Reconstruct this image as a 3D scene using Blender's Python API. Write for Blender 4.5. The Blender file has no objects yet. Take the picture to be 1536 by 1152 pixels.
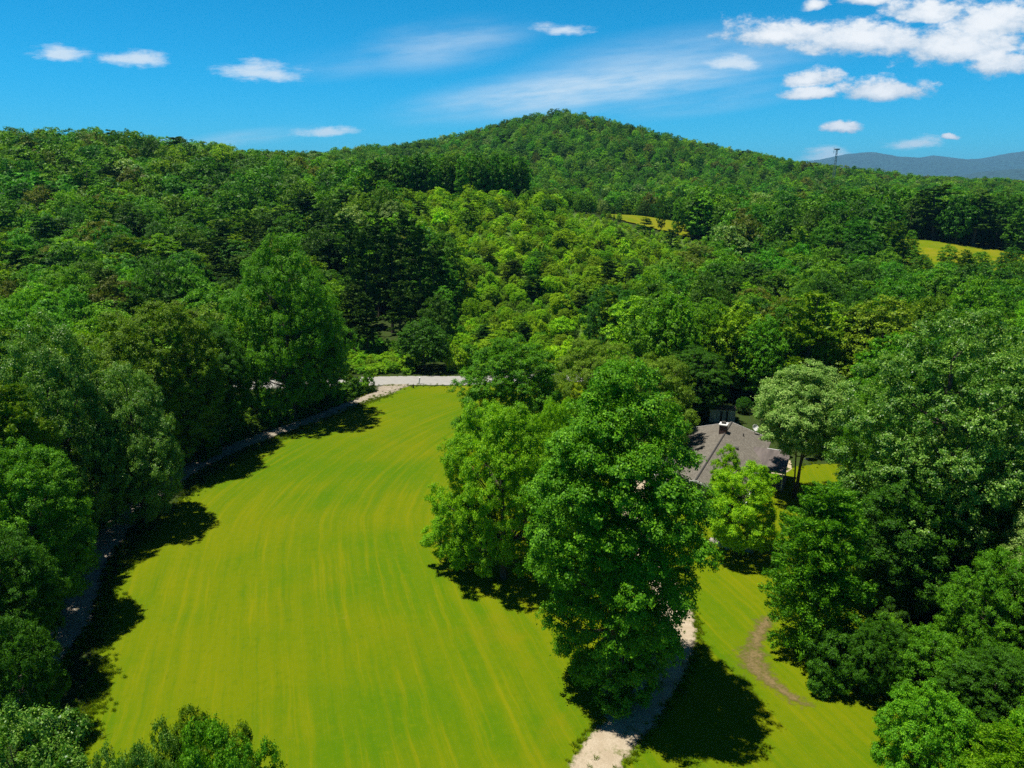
import bpy, math, random
import numpy as np
from mathutils import Vector

# ------------------------------------------------------------------ camera, sky, sun, exposure
scene = bpy.context.scene
C = scene.collection
R = math.radians
CAM_H, PITCH, FPX, CX, CY = 35.0, R(15.8), 1065.0, 768.0, 576.0
CP, SP = math.cos(PITCH), math.sin(PITCH)
cam_data = bpy.data.cameras.new('camera'); cam = bpy.data.objects.new('camera', cam_data); C.objects.link(cam)
cam.location = (0, 0, CAM_H); cam.rotation_euler = (R(90) - PITCH, 0, 0)
cam_data.sensor_width = 36.0; cam_data.lens = 36.0 * FPX / 1536.0
cam_data.clip_start = 0.5; cam_data.clip_end = 30000
scene.camera = cam
scene.view_settings.view_transform = 'Standard'; scene.view_settings.look = 'None'
scene.view_settings.exposure = 0.45; scene.view_settings.gamma = 1.0
scene.cycles.use_denoising = False
scene.cycles.max_bounces = 6; scene.cycles.diffuse_bounces = 2; scene.cycles.glossy_bounces = 1
scene.cycles.transmission_bounces = 3; scene.cycles.transparent_max_bounces = 4; scene.cycles.volume_bounces = 0

SUN_EL, SUN_DIR = R(73), Vector((1.0, -0.10, 0)).normalized()   # SUN_DIR: the way shadows fall
sd = bpy.data.lights.new('sun', 'SUN'); sun = bpy.data.objects.new('sun', sd); C.objects.link(sun)
sd.energy = 5.0; sd.angle = R(0.53); sd.color = (1.0, 0.95, 0.86)
ray = Vector((SUN_DIR.x * math.cos(SUN_EL), SUN_DIR.y * math.cos(SUN_EL), -math.sin(SUN_EL)))
sun.rotation_euler = ray.to_track_quat('-Z', 'Y').to_euler(); sun.location = (-60, 10, 120)


def pix_uv(px, py):
    """Direction of a photo point as (x/y, z/y)."""
    a, b = (px - CX) / FPX, (py - CY) / FPX
    dy, dz = CP - b * SP, -SP - b * CP
    return a / dy, dz / dy


def at(px, py, z=0.0):
    """Where the sight line of a photo point meets the level z."""
    u, v = pix_uv(px, py)
    y = (z - CAM_H) / v
    return u * y, y


def project(x, y, z):
    d = y * CP + (CAM_H - z) * SP
    yy = y * SP - (CAM_H - z) * CP
    return CX + FPX * x / d, CY - FPX * yy / d, d


class NT:
    """Small helper for node trees."""
    def __init__(s, tree): s.t = tree; s.n = tree.nodes; s.l = tree.links
    def new(s, typ, **kw):
        n = s.n.new(typ)
        for k, v in kw.items():
            setattr(n, k, v)
        return n
    def put(s, sock, v):
        if hasattr(v, 'is_linked') or hasattr(v, 'links'): s.l.new(v, sock)
        elif v is not None:
            try: sock.default_value = v
            except Exception: sock.default_value = tuple(v) + (1.0,)
    def math(s, op, a, b=None, c=None, clamp=False):
        n = s.new('ShaderNodeMath', operation=op); n.use_clamp = clamp
        s.put(n.inputs[0], a)
        if b is not None: s.put(n.inputs[1], b)
        if c is not None: s.put(n.inputs[2], c)
        return n.outputs[0]
    def vmath(s, op, a, b=None):
        n = s.new('ShaderNodeVectorMath', operation=op); s.put(n.inputs[0], a)
        if b is not None: s.put(n.inputs[1], b)
        return n.outputs['Value'] if op in ('LENGTH', 'DOT_PRODUCT') else n.outputs[0]
    def mix(s, f, a, b, blend='MIX'):
        n = s.new('ShaderNodeMix', data_type='RGBA', blend_type=blend)
        s.put(n.inputs[0], f); s.put(n.inputs[6], a); s.put(n.inputs[7], b)
        return n.outputs[2]
    def noise(s, vec, scale, detail=4, rough=0.55, dims='3D', w=None):
        n = s.new('ShaderNodeTexNoise', noise_dimensions=dims)
        if vec is not None and dims != '1D': s.put(n.inputs['Vector'], vec)
        if w is not None: s.put(n.inputs['W'], w)
        n.inputs['Scale'].default_value = scale; n.inputs['Detail'].default_value = detail; n.inputs['Roughness'].default_value = rough
        return n.outputs[0]
    def ss(s, v, lo, hi, a=0.0, b=1.0):
        n = s.new('ShaderNodeMapRange', interpolation_type='SMOOTHSTEP'); s.put(n.inputs[0], v)
        for i, q in enumerate((lo, hi, a, b)): n.inputs[i + 1].default_value = q
        return n.outputs[0]
    def xyz(s, x, y, z):
        n = s.new('ShaderNodeCombineXYZ')
        for i, q in enumerate((x, y, z)): s.put(n.inputs[i], q)
        return n.outputs[0]
    def sep(s, v):
        n = s.new('ShaderNodeSeparateXYZ'); s.put(n.inputs[0], v); return n.outputs


def build_world():
    w = bpy.data.worlds.new('World'); scene.world = w; w.use_nodes = True
    w.node_tree.nodes.clear(); g = NT(w.node_tree)
    sky = g.new('ShaderNodeTexSky', sky_type='NISHITA'); sky.sun_disc = False
    sky.sun_elevation = SUN_EL; sky.sun_rotation = math.atan2(-SUN_DIR.x, -SUN_DIR.y)
    sky.altitude = 1500; sky.air_density = 1.0; sky.dust_density = 0.15; sky.ozone_density = 5.0
    tc = g.new('ShaderNodeTexCoord'); d = g.sep(tc.outputs['Generated'])
    # a polarised, saturated summer sky
    ramp = g.new('ShaderNodeValToRGB'); g.put(ramp.inputs[0], d[2]); el = ramp.color_ramp.elements
    el[0].position = 0.0; el[0].color = (0.20, 0.95, 1.28, 1); el[1].position = 0.42; el[1].color = (0.10, 0.22, 0.34, 1)
    for q, c in ((0.12, (0.05, 1.02, 1.32, 1)), (0.26, (0.0, 1.02, 1.26, 1))):
        e = el.new(q); e.color = c
    base = g.mix(1.0, sky.outputs[0], ramp.outputs[0], 'MULTIPLY')
    yy = g.math('MAXIMUM', d[1], 0.02)
    u, v = g.math('DIVIDE', d[0], yy), g.math('DIVIDE', d[2], yy)
    p = g.xyz(u, v, 0.0)
    # fair weather cumulus: (px, py, half width, half height)
    wob = g.noise(p, 9, 5, 0.6)
    wob2 = g.noise(g.vmath('ADD', p, (7.3, 2.1, 4.0)), 9, 5, 0.6)
    pu = g.math('ADD', u, g.math('MULTIPLY', g.math('SUBTRACT', wob, 0.5), 0.045))
    pv = g.math('ADD', v, g.math('MULTIPLY', g.math('SUBTRACT', wob2, 0.5), 0.028))
    acc, top = None, None
    soft = None
    for px, py, hw, hh in CLOUDS + WISPS:
        cu, cv = pix_uv(px, py)
        dx = g.math('MULTIPLY', g.math('SUBTRACT', pu, cu), FPX / (hw * 1.08))
        dv = g.math('MULTIPLY', g.math('SUBTRACT', pv, cv), FPX / (hh * 1.0))
        dy = g.math('MAXIMUM', dv, g.math('MULTIPLY', dv, -1.7))
        q = g.math('SUBTRACT', 1.0, g.vmath('LENGTH', g.xyz(dx, dy, 0.0)))
        t = g.math('ADD', g.math('MULTIPLY', dv, 0.5), q)
        if (px, py, hw, hh) in WISPS:
            soft = q if soft is None else g.math('MAXIMUM', soft, q); continue
        acc = q if acc is None else g.math('MAXIMUM', acc, q)
        top = t if top is None else g.math('MAXIMUM', top, t)
    fine = g.noise(g.vmath('MULTIPLY', p, (1.0, 1.9, 1.0)), 24, 9, 0.66)
    dens = g.math('ADD', acc, g.math('MULTIPLY', g.math('SUBTRACT', fine, 0.52), 1.5))
    mask = g.ss(dens, 0.04, 0.50)
    strk = g.noise(g.vmath('MULTIPLY', p, (1.0, 3.6, 1.0)), 20, 8, 0.66)
    smask = g.math('MULTIPLY', g.ss(g.math('ADD', soft, g.math('MULTIPLY', g.math('SUBTRACT', strk, 0.52), 1.9)), 0.0, 0.85), 0.78)
    shade = g.ss(g.math('ADD', top, g.math('MULTIPLY', g.math('SUBTRACT', fine, 0.5), 2.0)), 0.0, 1.05)
    ccol = g.mix(shade, (4.2, 5.7, 7.3, 1), (9.6, 9.8, 10.0, 1))
    # high thin cirrus
    ca = math.cos(R(7)); sa = math.sin(R(7))
    cu_, cv_ = pix_uv(880, 125)
    cacc = None
    for px, py, hw, hh, k in CIRRUS:
        cu, cv = pix_uv(px, py)
        du, dv = g.math('SUBTRACT', u, cu), g.math('SUBTRACT', v, cv)
        ru = g.math('ADD', g.math('MULTIPLY', du, ca), g.math('MULTIPLY', dv, sa))
        rv = g.math('SUBTRACT', g.math('MULTIPLY', dv, ca), g.math('MULTIPLY', du, sa))
        q = g.math('SUBTRACT', 1.0, g.vmath('LENGTH', g.xyz(g.math('MULTIPLY', ru, FPX / hw), g.math('MULTIPLY', rv, FPX / hh), 0.0)))
        q = g.math('MULTIPLY', g.ss(q, 0.0, 0.9), k)
        cacc = q if cacc is None else g.math('MAXIMUM', cacc, q)
    st = g.noise(g.xyz(g.math('MULTIPLY', g.math('ADD', u, g.math('MULTIPLY', v, 1.2)), 1.0), g.math('MULTIPLY', g.math('SUBTRACT', v, g.math('MULTIPLY', u, 0.12)), 7.0), 3.0), 4.5, 6, 0.6)
    cir = g.math('MULTIPLY', cacc, g.ss(st, 0.30, 0.72, 0.15, 1.0))
    col = g.mix(cir, base, (8.0, 9.0, 9.6, 1))
    col = g.mix(smask, col, (8.4, 9.1, 9.6, 1))
    col = g.mix(mask, col, ccol)
    col = g.mix(g.ss(d[1], 0.05, 0.2), base, col)
    bg = g.new('ShaderNodeBackground'); g.put(bg.inputs[0], col); bg.inputs[1].default_value = 0.076
    out = g.new('ShaderNodeOutputWorld'); g.l.new(bg.outputs[0], out.inputs[0])
    w.cycles.sampling_method = 'MANUAL'; w.cycles.sample_map_resolution = 512


WISPS = [(92, 84, 50, 18), (203, 90, 52, 17), (387, 111, 62, 24), (845, 47, 40, 13), (490, 200, 60, 12), (1105, 93, 44, 14), (1240, 234, 50, 16), (1373, 216, 48, 15), (230, 212, 40, 10)]
CLOUDS = [(1170, 52, 95, 28), (1300, 66, 130, 36), (1440, 70, 120, 50), (1490, 35, 90, 40),
          (1225, 8, 22, 12), (1298, 5, 40, 14), (1390, 20, 70, 26), (1218, 122, 48, 20), (1215, 145, 52, 14), (1325, 138, 88, 24), (1263, 193, 38, 12),
          (1500, 100, 60, 30), (1430, 207, 14, 6)]
CIRRUS = [(900, 130, 360, 42, 0.85), (660, 68, 170, 42, 0.42), (1010, 100, 300, 60, 0.45), (540, 90, 170, 30, 0.2), (360, 208, 150, 16, 0.4), (1060, 150, 200, 26, 0.3)]
build_world()

# ------------------------------------------------------------------ helpers
def tag(o, label=None, cat=None, group=None, kind=None):
    if label: o['label'] = label
    if cat: o['category'] = cat
    if group: o['group'] = group
    if kind: o['kind'] = kind
    return o


def mesh_np(name, V, F, mats, mat_idx=None, smooth=False):
    """Mesh from numpy vertices and an (n, k) array of faces, or a list of such arrays."""
    me = bpy.data.meshes.new(name)
    Fs = F if isinstance(F, list) else [F]
    V = np.asarray(V, dtype=np.float32)
    nl = sum(f.size for f in Fs); npoly = sum(len(f) for f in Fs)
    me.vertices.add(len(V)); me.vertices.foreach_set('co', V.ravel())
    me.loops.add(nl); me.loops.foreach_set('vertex_index', np.concatenate([f.ravel() for f in Fs]).astype(np.int32))
    tot = np.concatenate([np.full(len(f), f.shape[1], dtype=np.int32) for f in Fs])
    start = np.concatenate([[0], np.cumsum(tot)[:-1]]).astype(np.int32)
    me.polygons.add(npoly); me.polygons.foreach_set('loop_start', start)
    for m in mats: me.materials.append(m)
    if mat_idx is not None: me.polygons.foreach_set('material_index', np.asarray(mat_idx, dtype=np.int32))
    if smooth: me.polygons.foreach_set('use_smooth', np.ones(npoly, dtype=bool))
    me.update(calc_edges=True)
    return me


def link(name, data, parent=None, loc=None):
    o = bpy.data.objects.new(name, data); C.objects.link(o)
    if parent: o.parent = parent
    if loc is not None: o.location = loc
    return o


class MB:
    """Collects boxes, prisms and tubes and links them as one mesh."""
    def __init__(s): s.v, s.f = [], []
    def add(s, vs, fs):
        k = len(s.v); s.v += [tuple(v) for v in vs]; s.f += [tuple(i + k for i in f) for f in fs]
    def box(s, x0, x1, y0, y1, z0, z1):
        s.add([(x0, y0, z0), (x1, y0, z0), (x1, y1, z0), (x0, y1, z0), (x0, y0, z1), (x1, y0, z1), (x1, y1, z1), (x0, y1, z1)],
              [(0, 3, 2, 1), (4, 5, 6, 7), (0, 1, 5, 4), (1, 2, 6, 5), (2, 3, 7, 6), (3, 0, 4, 7)])
    def bar(s, a, b, r, r2=None, n=6):
        a, b = Vector(a), Vector(b); r2 = r if r2 is None else r2
        d = (b - a).normalized(); p = d.orthogonal().normalized(); q = d.cross(p)
        vs = [a + (p * math.cos(2 * math.pi * i / n) + q * math.sin(2 * math.pi * i / n)) * r for i in range(n)]
        vs += [b + (p * math.cos(2 * math.pi * i / n) + q * math.sin(2 * math.pi * i / n)) * r2 for i in range(n)]
        s.add(vs, [(i, (i + 1) % n, n + (i + 1) % n, n + i) for i in range(n)] + [tuple(range(n - 1, -1, -1)), tuple(range(n, 2 * n))])
    def lathe(s, prof, n=16, c=(0, 0, 0)):
        vs = [(c[0] + r * math.cos(2 * math.pi * i / n), c[1] + r * math.sin(2 * math.pi * i / n), c[2] + z) for r, z in prof for i in range(n)]
        s.add(vs, [(j * n + i, j * n + (i + 1) % n, (j + 1) * n + (i + 1) % n, (j + 1) * n + i) for j in range(len(prof) - 1) for i in range(n)])
    def build(s, name, m, parent=None, bevel=0.0):
        me = bpy.data.meshes.new(name); me.from_pydata(s.v, [], s.f); me.materials.append(m); me.update()
        o = link(name, me, parent)
        if bevel:
            b = o.modifiers.new('bevel', 'BEVEL'); b.width = bevel; b.segments = 2; b.limit_method = 'ANGLE'
        return o


# ------------------------------------------------------------------ materials
def mat(name):
    m = bpy.data.materials.new(name); m.use_nodes = True; m.node_tree.nodes.clear(); g = NT(m.node_tree)
    out = g.new('ShaderNodeOutputMaterial'); bs = g.new('ShaderNodeBsdfPrincipled'); g.l.new(bs.outputs[0], out.inputs[0])
    return m, g, bs, out


def simple(name, col, rough=0.7, var=0.25, scale=4.0, metal=0.0, bump=0.0, stretch=(1, 1, 1)):
    m, g, bs, out = mat(name)
    tc = g.new('ShaderNodeTexCoord'); p = g.vmath('MULTIPLY', tc.outputs['Object'], stretch)
    n = g.noise(p, scale, 5, 0.6)
    dk = tuple(c * (1 - var) for c in col) + (1,); lt = tuple(min(1, c * (1 + var)) for c in col) + (1,)
    g.put(bs.inputs['Base Color'], g.mix(g.ss(n, 0.3, 0.7), dk, lt))
    bs.inputs['Roughness'].default_value = rough; bs.inputs['Metallic'].default_value = metal
    if bump:
        b = g.new('ShaderNodeBump'); b.inputs['Strength'].default_value = bump; b.inputs['Distance'].default_value = 0.05
        g.put(b.inputs['Height'], g.noise(p, scale * 4, 4, 0.6)); g.put(bs.inputs['Normal'], b.outputs[0])
    return m


def leaf_mat(name, col, light, rough=0.5, spec=0.16, trans=0.32, hue_var=0.035, val_var=0.55):
    m, g, bs, out = mat(name)
    geo = g.new('ShaderNodeNewGeometry'); oi = g.new('ShaderNodeObjectInfo')
    ri = geo.outputs['Random Per Island']
    age = g.noise(g.new('ShaderNodeTexCoord').outputs['Object'], 0.55, 3, 0.6)
    c = g.mix(g.math('MULTIPLY', g.math('POWER', ri, 1.8), g.ss(age, 0.30, 0.70, 0.55, 1.25)), tuple(col) + (1,), tuple(light) + (1,))
    h = g.new('ShaderNodeHueSaturation'); g.put(h.inputs['Color'], c)
    ro = g.math('ADD', g.math('MULTIPLY', g.math('SUBTRACT', oi.outputs['Random'], 0.5), oi.outputs['Alpha']), 0.5)
    rv = g.math('ADD', g.math('MULTIPLY', g.math('SUBTRACT', g.math('FRACT', g.math('MULTIPLY', oi.outputs['Random'], 7.31)), 0.5), oi.outputs['Alpha']), 0.5)
    g.put(h.inputs['Hue'], g.math('ADD', 0.5 - hue_var * 0.5, g.math('MULTIPLY', ro, hue_var)))
    g.put(h.inputs['Value'], g.math('ADD', 1.0 - val_var * 0.5, g.math('MULTIPLY', rv, val_var)))
    hv = g.mix(1.0, h.outputs[0], oi.outputs['Color'], 'MULTIPLY')
    g.put(bs.inputs['Base Color'], hv); bs.inputs['Roughness'].default_value = rough
    bs.inputs['Specular IOR Level'].default_value = spec
    tr = g.new('ShaderNodeBsdfTranslucent'); g.put(tr.inputs[0], g.mix(1.0, hv, (1.2, 1.3, 0.5, 1), 'MULTIPLY'))
    mx = g.new('ShaderNodeMixShader'); mx.inputs[0].default_value = trans
    g.l.new(bs.outputs[0], mx.inputs[1]); g.l.new(tr.outputs[0], mx.inputs[2]); g.l.new(mx.outputs[0], out.inputs[0])
    return m


LEAF = {
    'dark':   leaf_mat('dark_leaves', (0.024, 0.100, 0.003), (0.105, 0.280, 0.008)),
    'mid':    leaf_mat('green_leaves', (0.044, 0.175, 0.003), (0.205, 0.460, 0.012)),
    'bright': leaf_mat('bright_leaves', (0.135, 0.330, 0.002), (0.400, 0.620, 0.012), trans=0.4),
    'young':  leaf_mat('young_leaves', (0.165, 0.350, 0.002), (0.420, 0.620, 0.012), trans=0.4, val_var=0.7),
    'lime':   leaf_mat('lime_leaves', (0.095, 0.265, 0.002), (0.330, 0.560, 0.012), trans=0.4),
    'olive':  leaf_mat('olive_leaves', (0.070, 0.160, 0.003), (0.235, 0.365, 0.014), spec=0.15),
    'sage':   leaf_mat('sage_leaves', (0.110, 0.230, 0.008), (0.320, 0.450, 0.040), spec=0.15, trans=0.4),
    'pale':   leaf_mat('pale_leaves', (0.095, 0.220, 0.022), (0.400, 0.530, 0.140), spec=0.25),
    'glossy': leaf_mat('glossy_leaves', (0.034, 0.145, 0.003), (0.330, 0.540, 0.075), rough=0.4, spec=0.3),
    'russet': leaf_mat('russet_leaves', (0.080, 0.120, 0.005), (0.200, 0.230, 0.018)),
    'pine':   leaf_mat('pine_needles', (0.022, 0.068, 0.003), (0.075, 0.160, 0.008), rough=0.6, spec=0.12, trans=0.15),
}
LOOK = {'dark': 'dark green', 'mid': 'green', 'bright': 'bright green', 'lime': 'lime green', 'olive': 'olive green', 'pale': 'pale green', 'sage': 'light olive green', 'young': 'bright green',
        'glossy': 'glossy green', 'russet': 'brownish green', 'pine': 'blackish green'}
BARK = simple('bark', (0.075, 0.055, 0.042), 0.9, 0.4, 6, bump=0.6, stretch=(1, 1, 0.2))

# ------------------------------------------------------------------ terrain
def tri(px, py, D, h=0.0):
    """World point seen at a photo point at distance D, lowered by the height of what stands there."""
    u, v = pix_uv(px, py)
    return (u * D, D, CAM_H + v * D - h)


TP = [tri(*a) for a in [
    # skyline of the left ridge, the wooded hill and the right treeline
    (-250, 196, 330, 17), (0, 194, 335, 17), (130, 197, 345, 17), (230, 207, 355, 17), (320, 218, 370, 17), (420, 232, 400, 17),
    (440, 232, 600, 15), (520, 226, 650, 15), (600, 218, 690, 15), (660, 214, 705, 15), (700, 206, 730, 15), (730, 194, 750, 15), (780, 180, 775, 15), (845, 166, 800, 15), (900, 178, 790, 15), (960, 195, 775, 15), (1050, 219, 730, 15), (845, 215, 650, 14), (700, 240, 600, 14), (1000, 245, 620, 14),
    (1150, 240, 690, 14), (1250, 262, 640, 14), (1350, 280, 580, 14), (1450, 287, 500, 14), (1536, 292, 470, 14), (1800, 293, 460, 14),
    # left forest
    (100, 300, 235, 16), (300, 320, 230, 16), (450, 300, 255, 15), (-200, 300, 235, 16), (100, 395, 160, 16), (350, 400, 165, 16), (-200, 395, 160, 16),
    # crest row and thicket slope
    (480, 262, 292, 15), (560, 245, 296, 16), (680, 240, 300, 16), (770, 240, 300, 16), (700, 290, 275, 3), (560, 300, 268, 4), (850, 312, 275, 3),
    (700, 400, 205, 3), (820, 400, 205, 3), (930, 400, 205, 4), (750, 480, 165, 3), (640, 480, 165, 4), (950, 480, 160, 9),
    # meadows
    (900, 322, 335, 0), (1010, 345, 300, 0), (960, 323, 335, 0), (1360, 358, 268, 0), (1520, 385, 245, 0), (1380, 392, 232, 0), (1450, 398, 230, 0), (1650, 395, 245, 0),
    (1100, 300, 420, 14), (1250, 320, 350, 14), (1400, 300, 370, 15), (1536, 310, 340, 15), (1100, 400, 220, 15), (1250, 400, 205, 14), (700, 260, 480, 14), (900, 300, 440, 14), (1000, 270, 560, 14),
    (1450, 420, 195, 12), (1650, 420, 195, 12),
]]
for x in (-260, -180, -110, -60, -20, 20, 60, 110, 180, 260):
    for y in (-80, 0, 60, 118, 132):
        if y < 130 or abs(x) < 120: TP.append((x, y, 0.0 if abs(x) < 150 else 1.5))
for a in range(-60, 61, 15):
    TP.append((1500 * math.sin(R(a)), 1500 * math.cos(R(a)), 5.0))
    TP.append((2400 * math.sin(R(a)), 2400 * math.cos(R(a)), 0.0))
TP += [(-420, 340, 48), (-500, 150, 15), (500, 150, 5), (-700, 700, 30), (0, 1000, 45), (600, 900, 15), (-300, 960, 20), (300, 960, 30), (-650, 960, 10), (700, 980, 0), (150, 920, 70), (0, 900, 70), (-300, 760, 30), (-500, 560, 35), (520, 700, 20), (-300, 560, 36), (400, 0, 0), (-400, 0, 2)]
TP = np.array(TP)
_S = 100.0


def _phi(r2):
    return 0.5 * r2 * np.log(r2 + 1e-9)


def _fit(P):
    n = len(P); X = P[:, :2] / _S
    r2 = ((X[:, None] - X[None]) ** 2).sum(-1)
    A = np.zeros((n + 3, n + 3)); A[:n, :n] = _phi(r2) + 0.003 * np.eye(n)
    A[:n, n] = 1; A[:n, n + 1:] = X; A[n, :n] = 1; A[n + 1:, :n] = X.T
    b = np.zeros(n + 3); b[:n] = P[:, 2]
    M = np.concatenate([A, b[:, None]], 1); N = n + 3          # plain elimination: the same result on every machine
    for k in range(N):
        p = k + int(np.argmax(np.abs(M[k:, k]))); M[[k, p]] = M[[p, k]]
        M[k] /= M[k, k]; f = M[:, k].copy(); f[k] = 0; M -= f[:, None] * M[k][None]
    return M[:, -1]


_W = _fit(TP)


def sst(x, a, b):
    t = np.clip((x - a) / (b - a), 0, 1); return t * t * (3 - 2 * t)


def height(x, y):
    x = np.atleast_1d(np.asarray(x, float)); y = np.atleast_1d(np.asarray(y, float)); shp = x.shape
    q = np.stack([x.ravel(), y.ravel()], -1) / _S
    out = np.empty(len(q)); X = TP[:, :2] / _S; n = len(TP)
    for i in range(0, len(q), 4000):
        c = q[i:i + 4000]; r2 = ((c[:, None] - X[None]) ** 2).sum(-1)
        out[i:i + 4000] = (_phi(r2) * _W[:n]).sum(1) + _W[n] + (c * _W[n + 1:]).sum(1)
    out = out.reshape(shp)
    rr = np.hypot(x, y)
    out = out * (1 - sst(rr, 1500, 2400))
    out += (np.sin(x * 0.045 + 1.3) * np.cos(y * 0.038) * 1.2) * sst(rr, 200, 420)
    flat = (1 - sst(y, 128, 152)) * (1 - sst(np.abs(x + 5), 75, 130))
    return out * (1 - flat) + (-0.06) * flat


def h1(x, y):
    return float(height(x, y)[0])


def smooth_poly(pts, n=8):
    """Catmull-Rom through the points."""
    P = [Vector((p[0], p[1], 0)) for p in pts]; P = [2 * P[0] - P[1]] + P + [2 * P[-1] - P[-2]]
    out = []
    for i in range(1, len(P) - 2):
        for k in range(n):
            t = k / n; a, b, c, d = P[i - 1], P[i], P[i + 1], P[i + 2]
            v = 0.5 * ((2 * b) + (c - a) * t + (2 * a - 5 * b + 4 * c - d) * t * t + (3 * b - a - 3 * c + d) * t ** 3)
            out.append((v.x, v.y))
    out.append((P[-2].x, P[-2].y))
    return out


def inside(poly, x, y):
    x = np.asarray(x, float); y = np.asarray(y, float); r = np.zeros(x.shape, bool)
    n = len(poly)
    for i in range(n):
        x0, y0 = poly[i]; x1, y1 = poly[(i + 1) % n]
        if y0 == y1: continue
        r ^= ((y0 > y) != (y1 > y)) & (x < (x1 - x0) * (y - y0) / (y1 - y0) + x0)
    return r


def line_dist(pts, x, y):
    x = np.asarray(x, float); y = np.asarray(y, float); d = np.full(x.shape, 1e9)
    for (x0, y0), (x1, y1) in zip(pts[:-1], pts[1:]):
        L = (x1 - x0) ** 2 + (y1 - y0) ** 2 + 1e-9
        t = np.clip(((x - x0) * (x1 - x0) + (y - y0) * (y1 - y0)) / L, 0, 1)
        d = np.minimum(d, np.hypot(x - x0 - t * (x1 - x0), y - y0 - t * (y1 - y0)))
    return d


def build_ground():
    m, g, bs, out = mat('forest_floor')
    tc = g.new('ShaderNodeTexCoord'); p = tc.outputs['Object']
    a = g.noise(p, 0.12, 5, 0.6); b = g.noise(p, 2.2, 5, 0.65)
    c = g.mix(g.ss(a, 0.35, 0.65), (0.022, 0.045, 0.006, 1), (0.038, 0.066, 0.010, 1))
    c = g.mix(g.ss(b, 0.45, 0.75), c, (0.048, 0.048, 0.020, 1))
    g.put(bs.inputs['Base Color'], c); bs.inputs['Roughness'].default_value = 0.95; bs.inputs['Specular IOR Level'].default_value = 0.1
    u = np.linspace(-1, 1, 321); xs = 640 * u + 13360 * np.sign(u) * np.abs(u) ** 17
    v = np.linspace(0, 1, 341); ys = -60 + 1180 * v + 15000 * v ** 22
    X, Y = np.meshgrid(xs, ys); Z = height(X, Y)
    nx, ny = len(xs), len(ys)
    i = np.arange(nx * ny).reshape(ny, nx)
    F = np.stack([i[:-1, :-1], i[:-1, 1:], i[1:, 1:], i[1:, :-1]], -1).reshape(-1, 4)
    o = link('ground', mesh_np('ground', np.stack([X, Y, Z], -1).reshape(-1, 3), F, [m], smooth=True))
    tag(o, 'leaf strewn forest floor under the trees', kind='structure')


build_ground()

# open ground, drawn from photo points lying on the flat valley floor
LAWN_LEFT = [(70, 1190), (118, 1110), (150, 1020), (152, 940), (178, 860), (232, 790), (300, 728), (372, 682), (450, 645), (530, 612), (580, 592)]
left_pts = [at(*p) for p in LAWN_LEFT]
ROAD_Y = [(-70, 121), (-45, 123.5), (-30, 125.2), (-20, 126), (-9, 126), (0, 126.6), (14, 128.5), (40, 132), (80, 136)]
road_line = smooth_poly(ROAD_Y)
track_line = smooth_poly([at(-60, 1100), at(0, 1062), at(62, 992), at(108, 930), at(138, 842), at(208, 760), at(292, 700), at(380, 660), at(468, 630), at(535, 603), at(572, 590), (-21.5, 121.5), (-19.5, 126)])
drive_line = smooth_poly([(1.2, 22), (3.4, 30), at(890, 1152), at(962, 1062), at(1008, 985), at(1016, 930), at(992, 872), (12.6, 66), (14, 74), (15.5, 84)])
lawn_poly = [(-30, 14)] + smooth_poly(left_pts, 6) + [(-19.0, 122.2), (-9, 122.6), (0, 123.3), (12, 125), (17, 118), (17, 108), (18, 98), (25, 88), (34, 84), (41, 86), (49, 84), (52, 76), (40, 68), (31, 58), (29, 48), (28, 40), (27, 26), (26, 14)]
lobe_poly = [at(505, 592), at(520, 583), at(540, 585), at(545, 592), at(530, 600), at(508, 604)]
bank_poly = [(-37, 130), (-28, 131), (-19.5, 131.5), (-19.5, 143), (-28, 148), (-38, 146)]


def rough_edge(poly, seed, step=0.5, amp=0.35):
    rnd = random.Random(seed); out = []
    n = len(poly)
    for i in range(n):
        a, b = Vector(poly[i]), Vector(poly[(i + 1) % n]); d = b - a
        k = max(1, int(d.length / step)); nrm = Vector((-d.y, d.x)); nrm = nrm.normalized() if nrm.length else nrm
        for j in range(k):
            p = a + d * (j / k) + nrm * rnd.uniform(-amp, amp); out.append((p.x, p.y))
    return out


def sheet(name, poly, z, m, label):
    import bmesh
    bm = bmesh.new(); vs = [bm.verts.new((x, y, z)) for x, y in poly]
    f = bm.faces.new(vs); f.normal_update()
    if f.normal.z < 0: f.normal_flip()
    bmesh.ops.triangulate(bm, faces=bm.faces[:])
    me = bpy.data.meshes.new(name); bm.to_mesh(me); bm.free(); me.materials.append(m)
    return tag(link(name, me), label, kind='structure')


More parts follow.
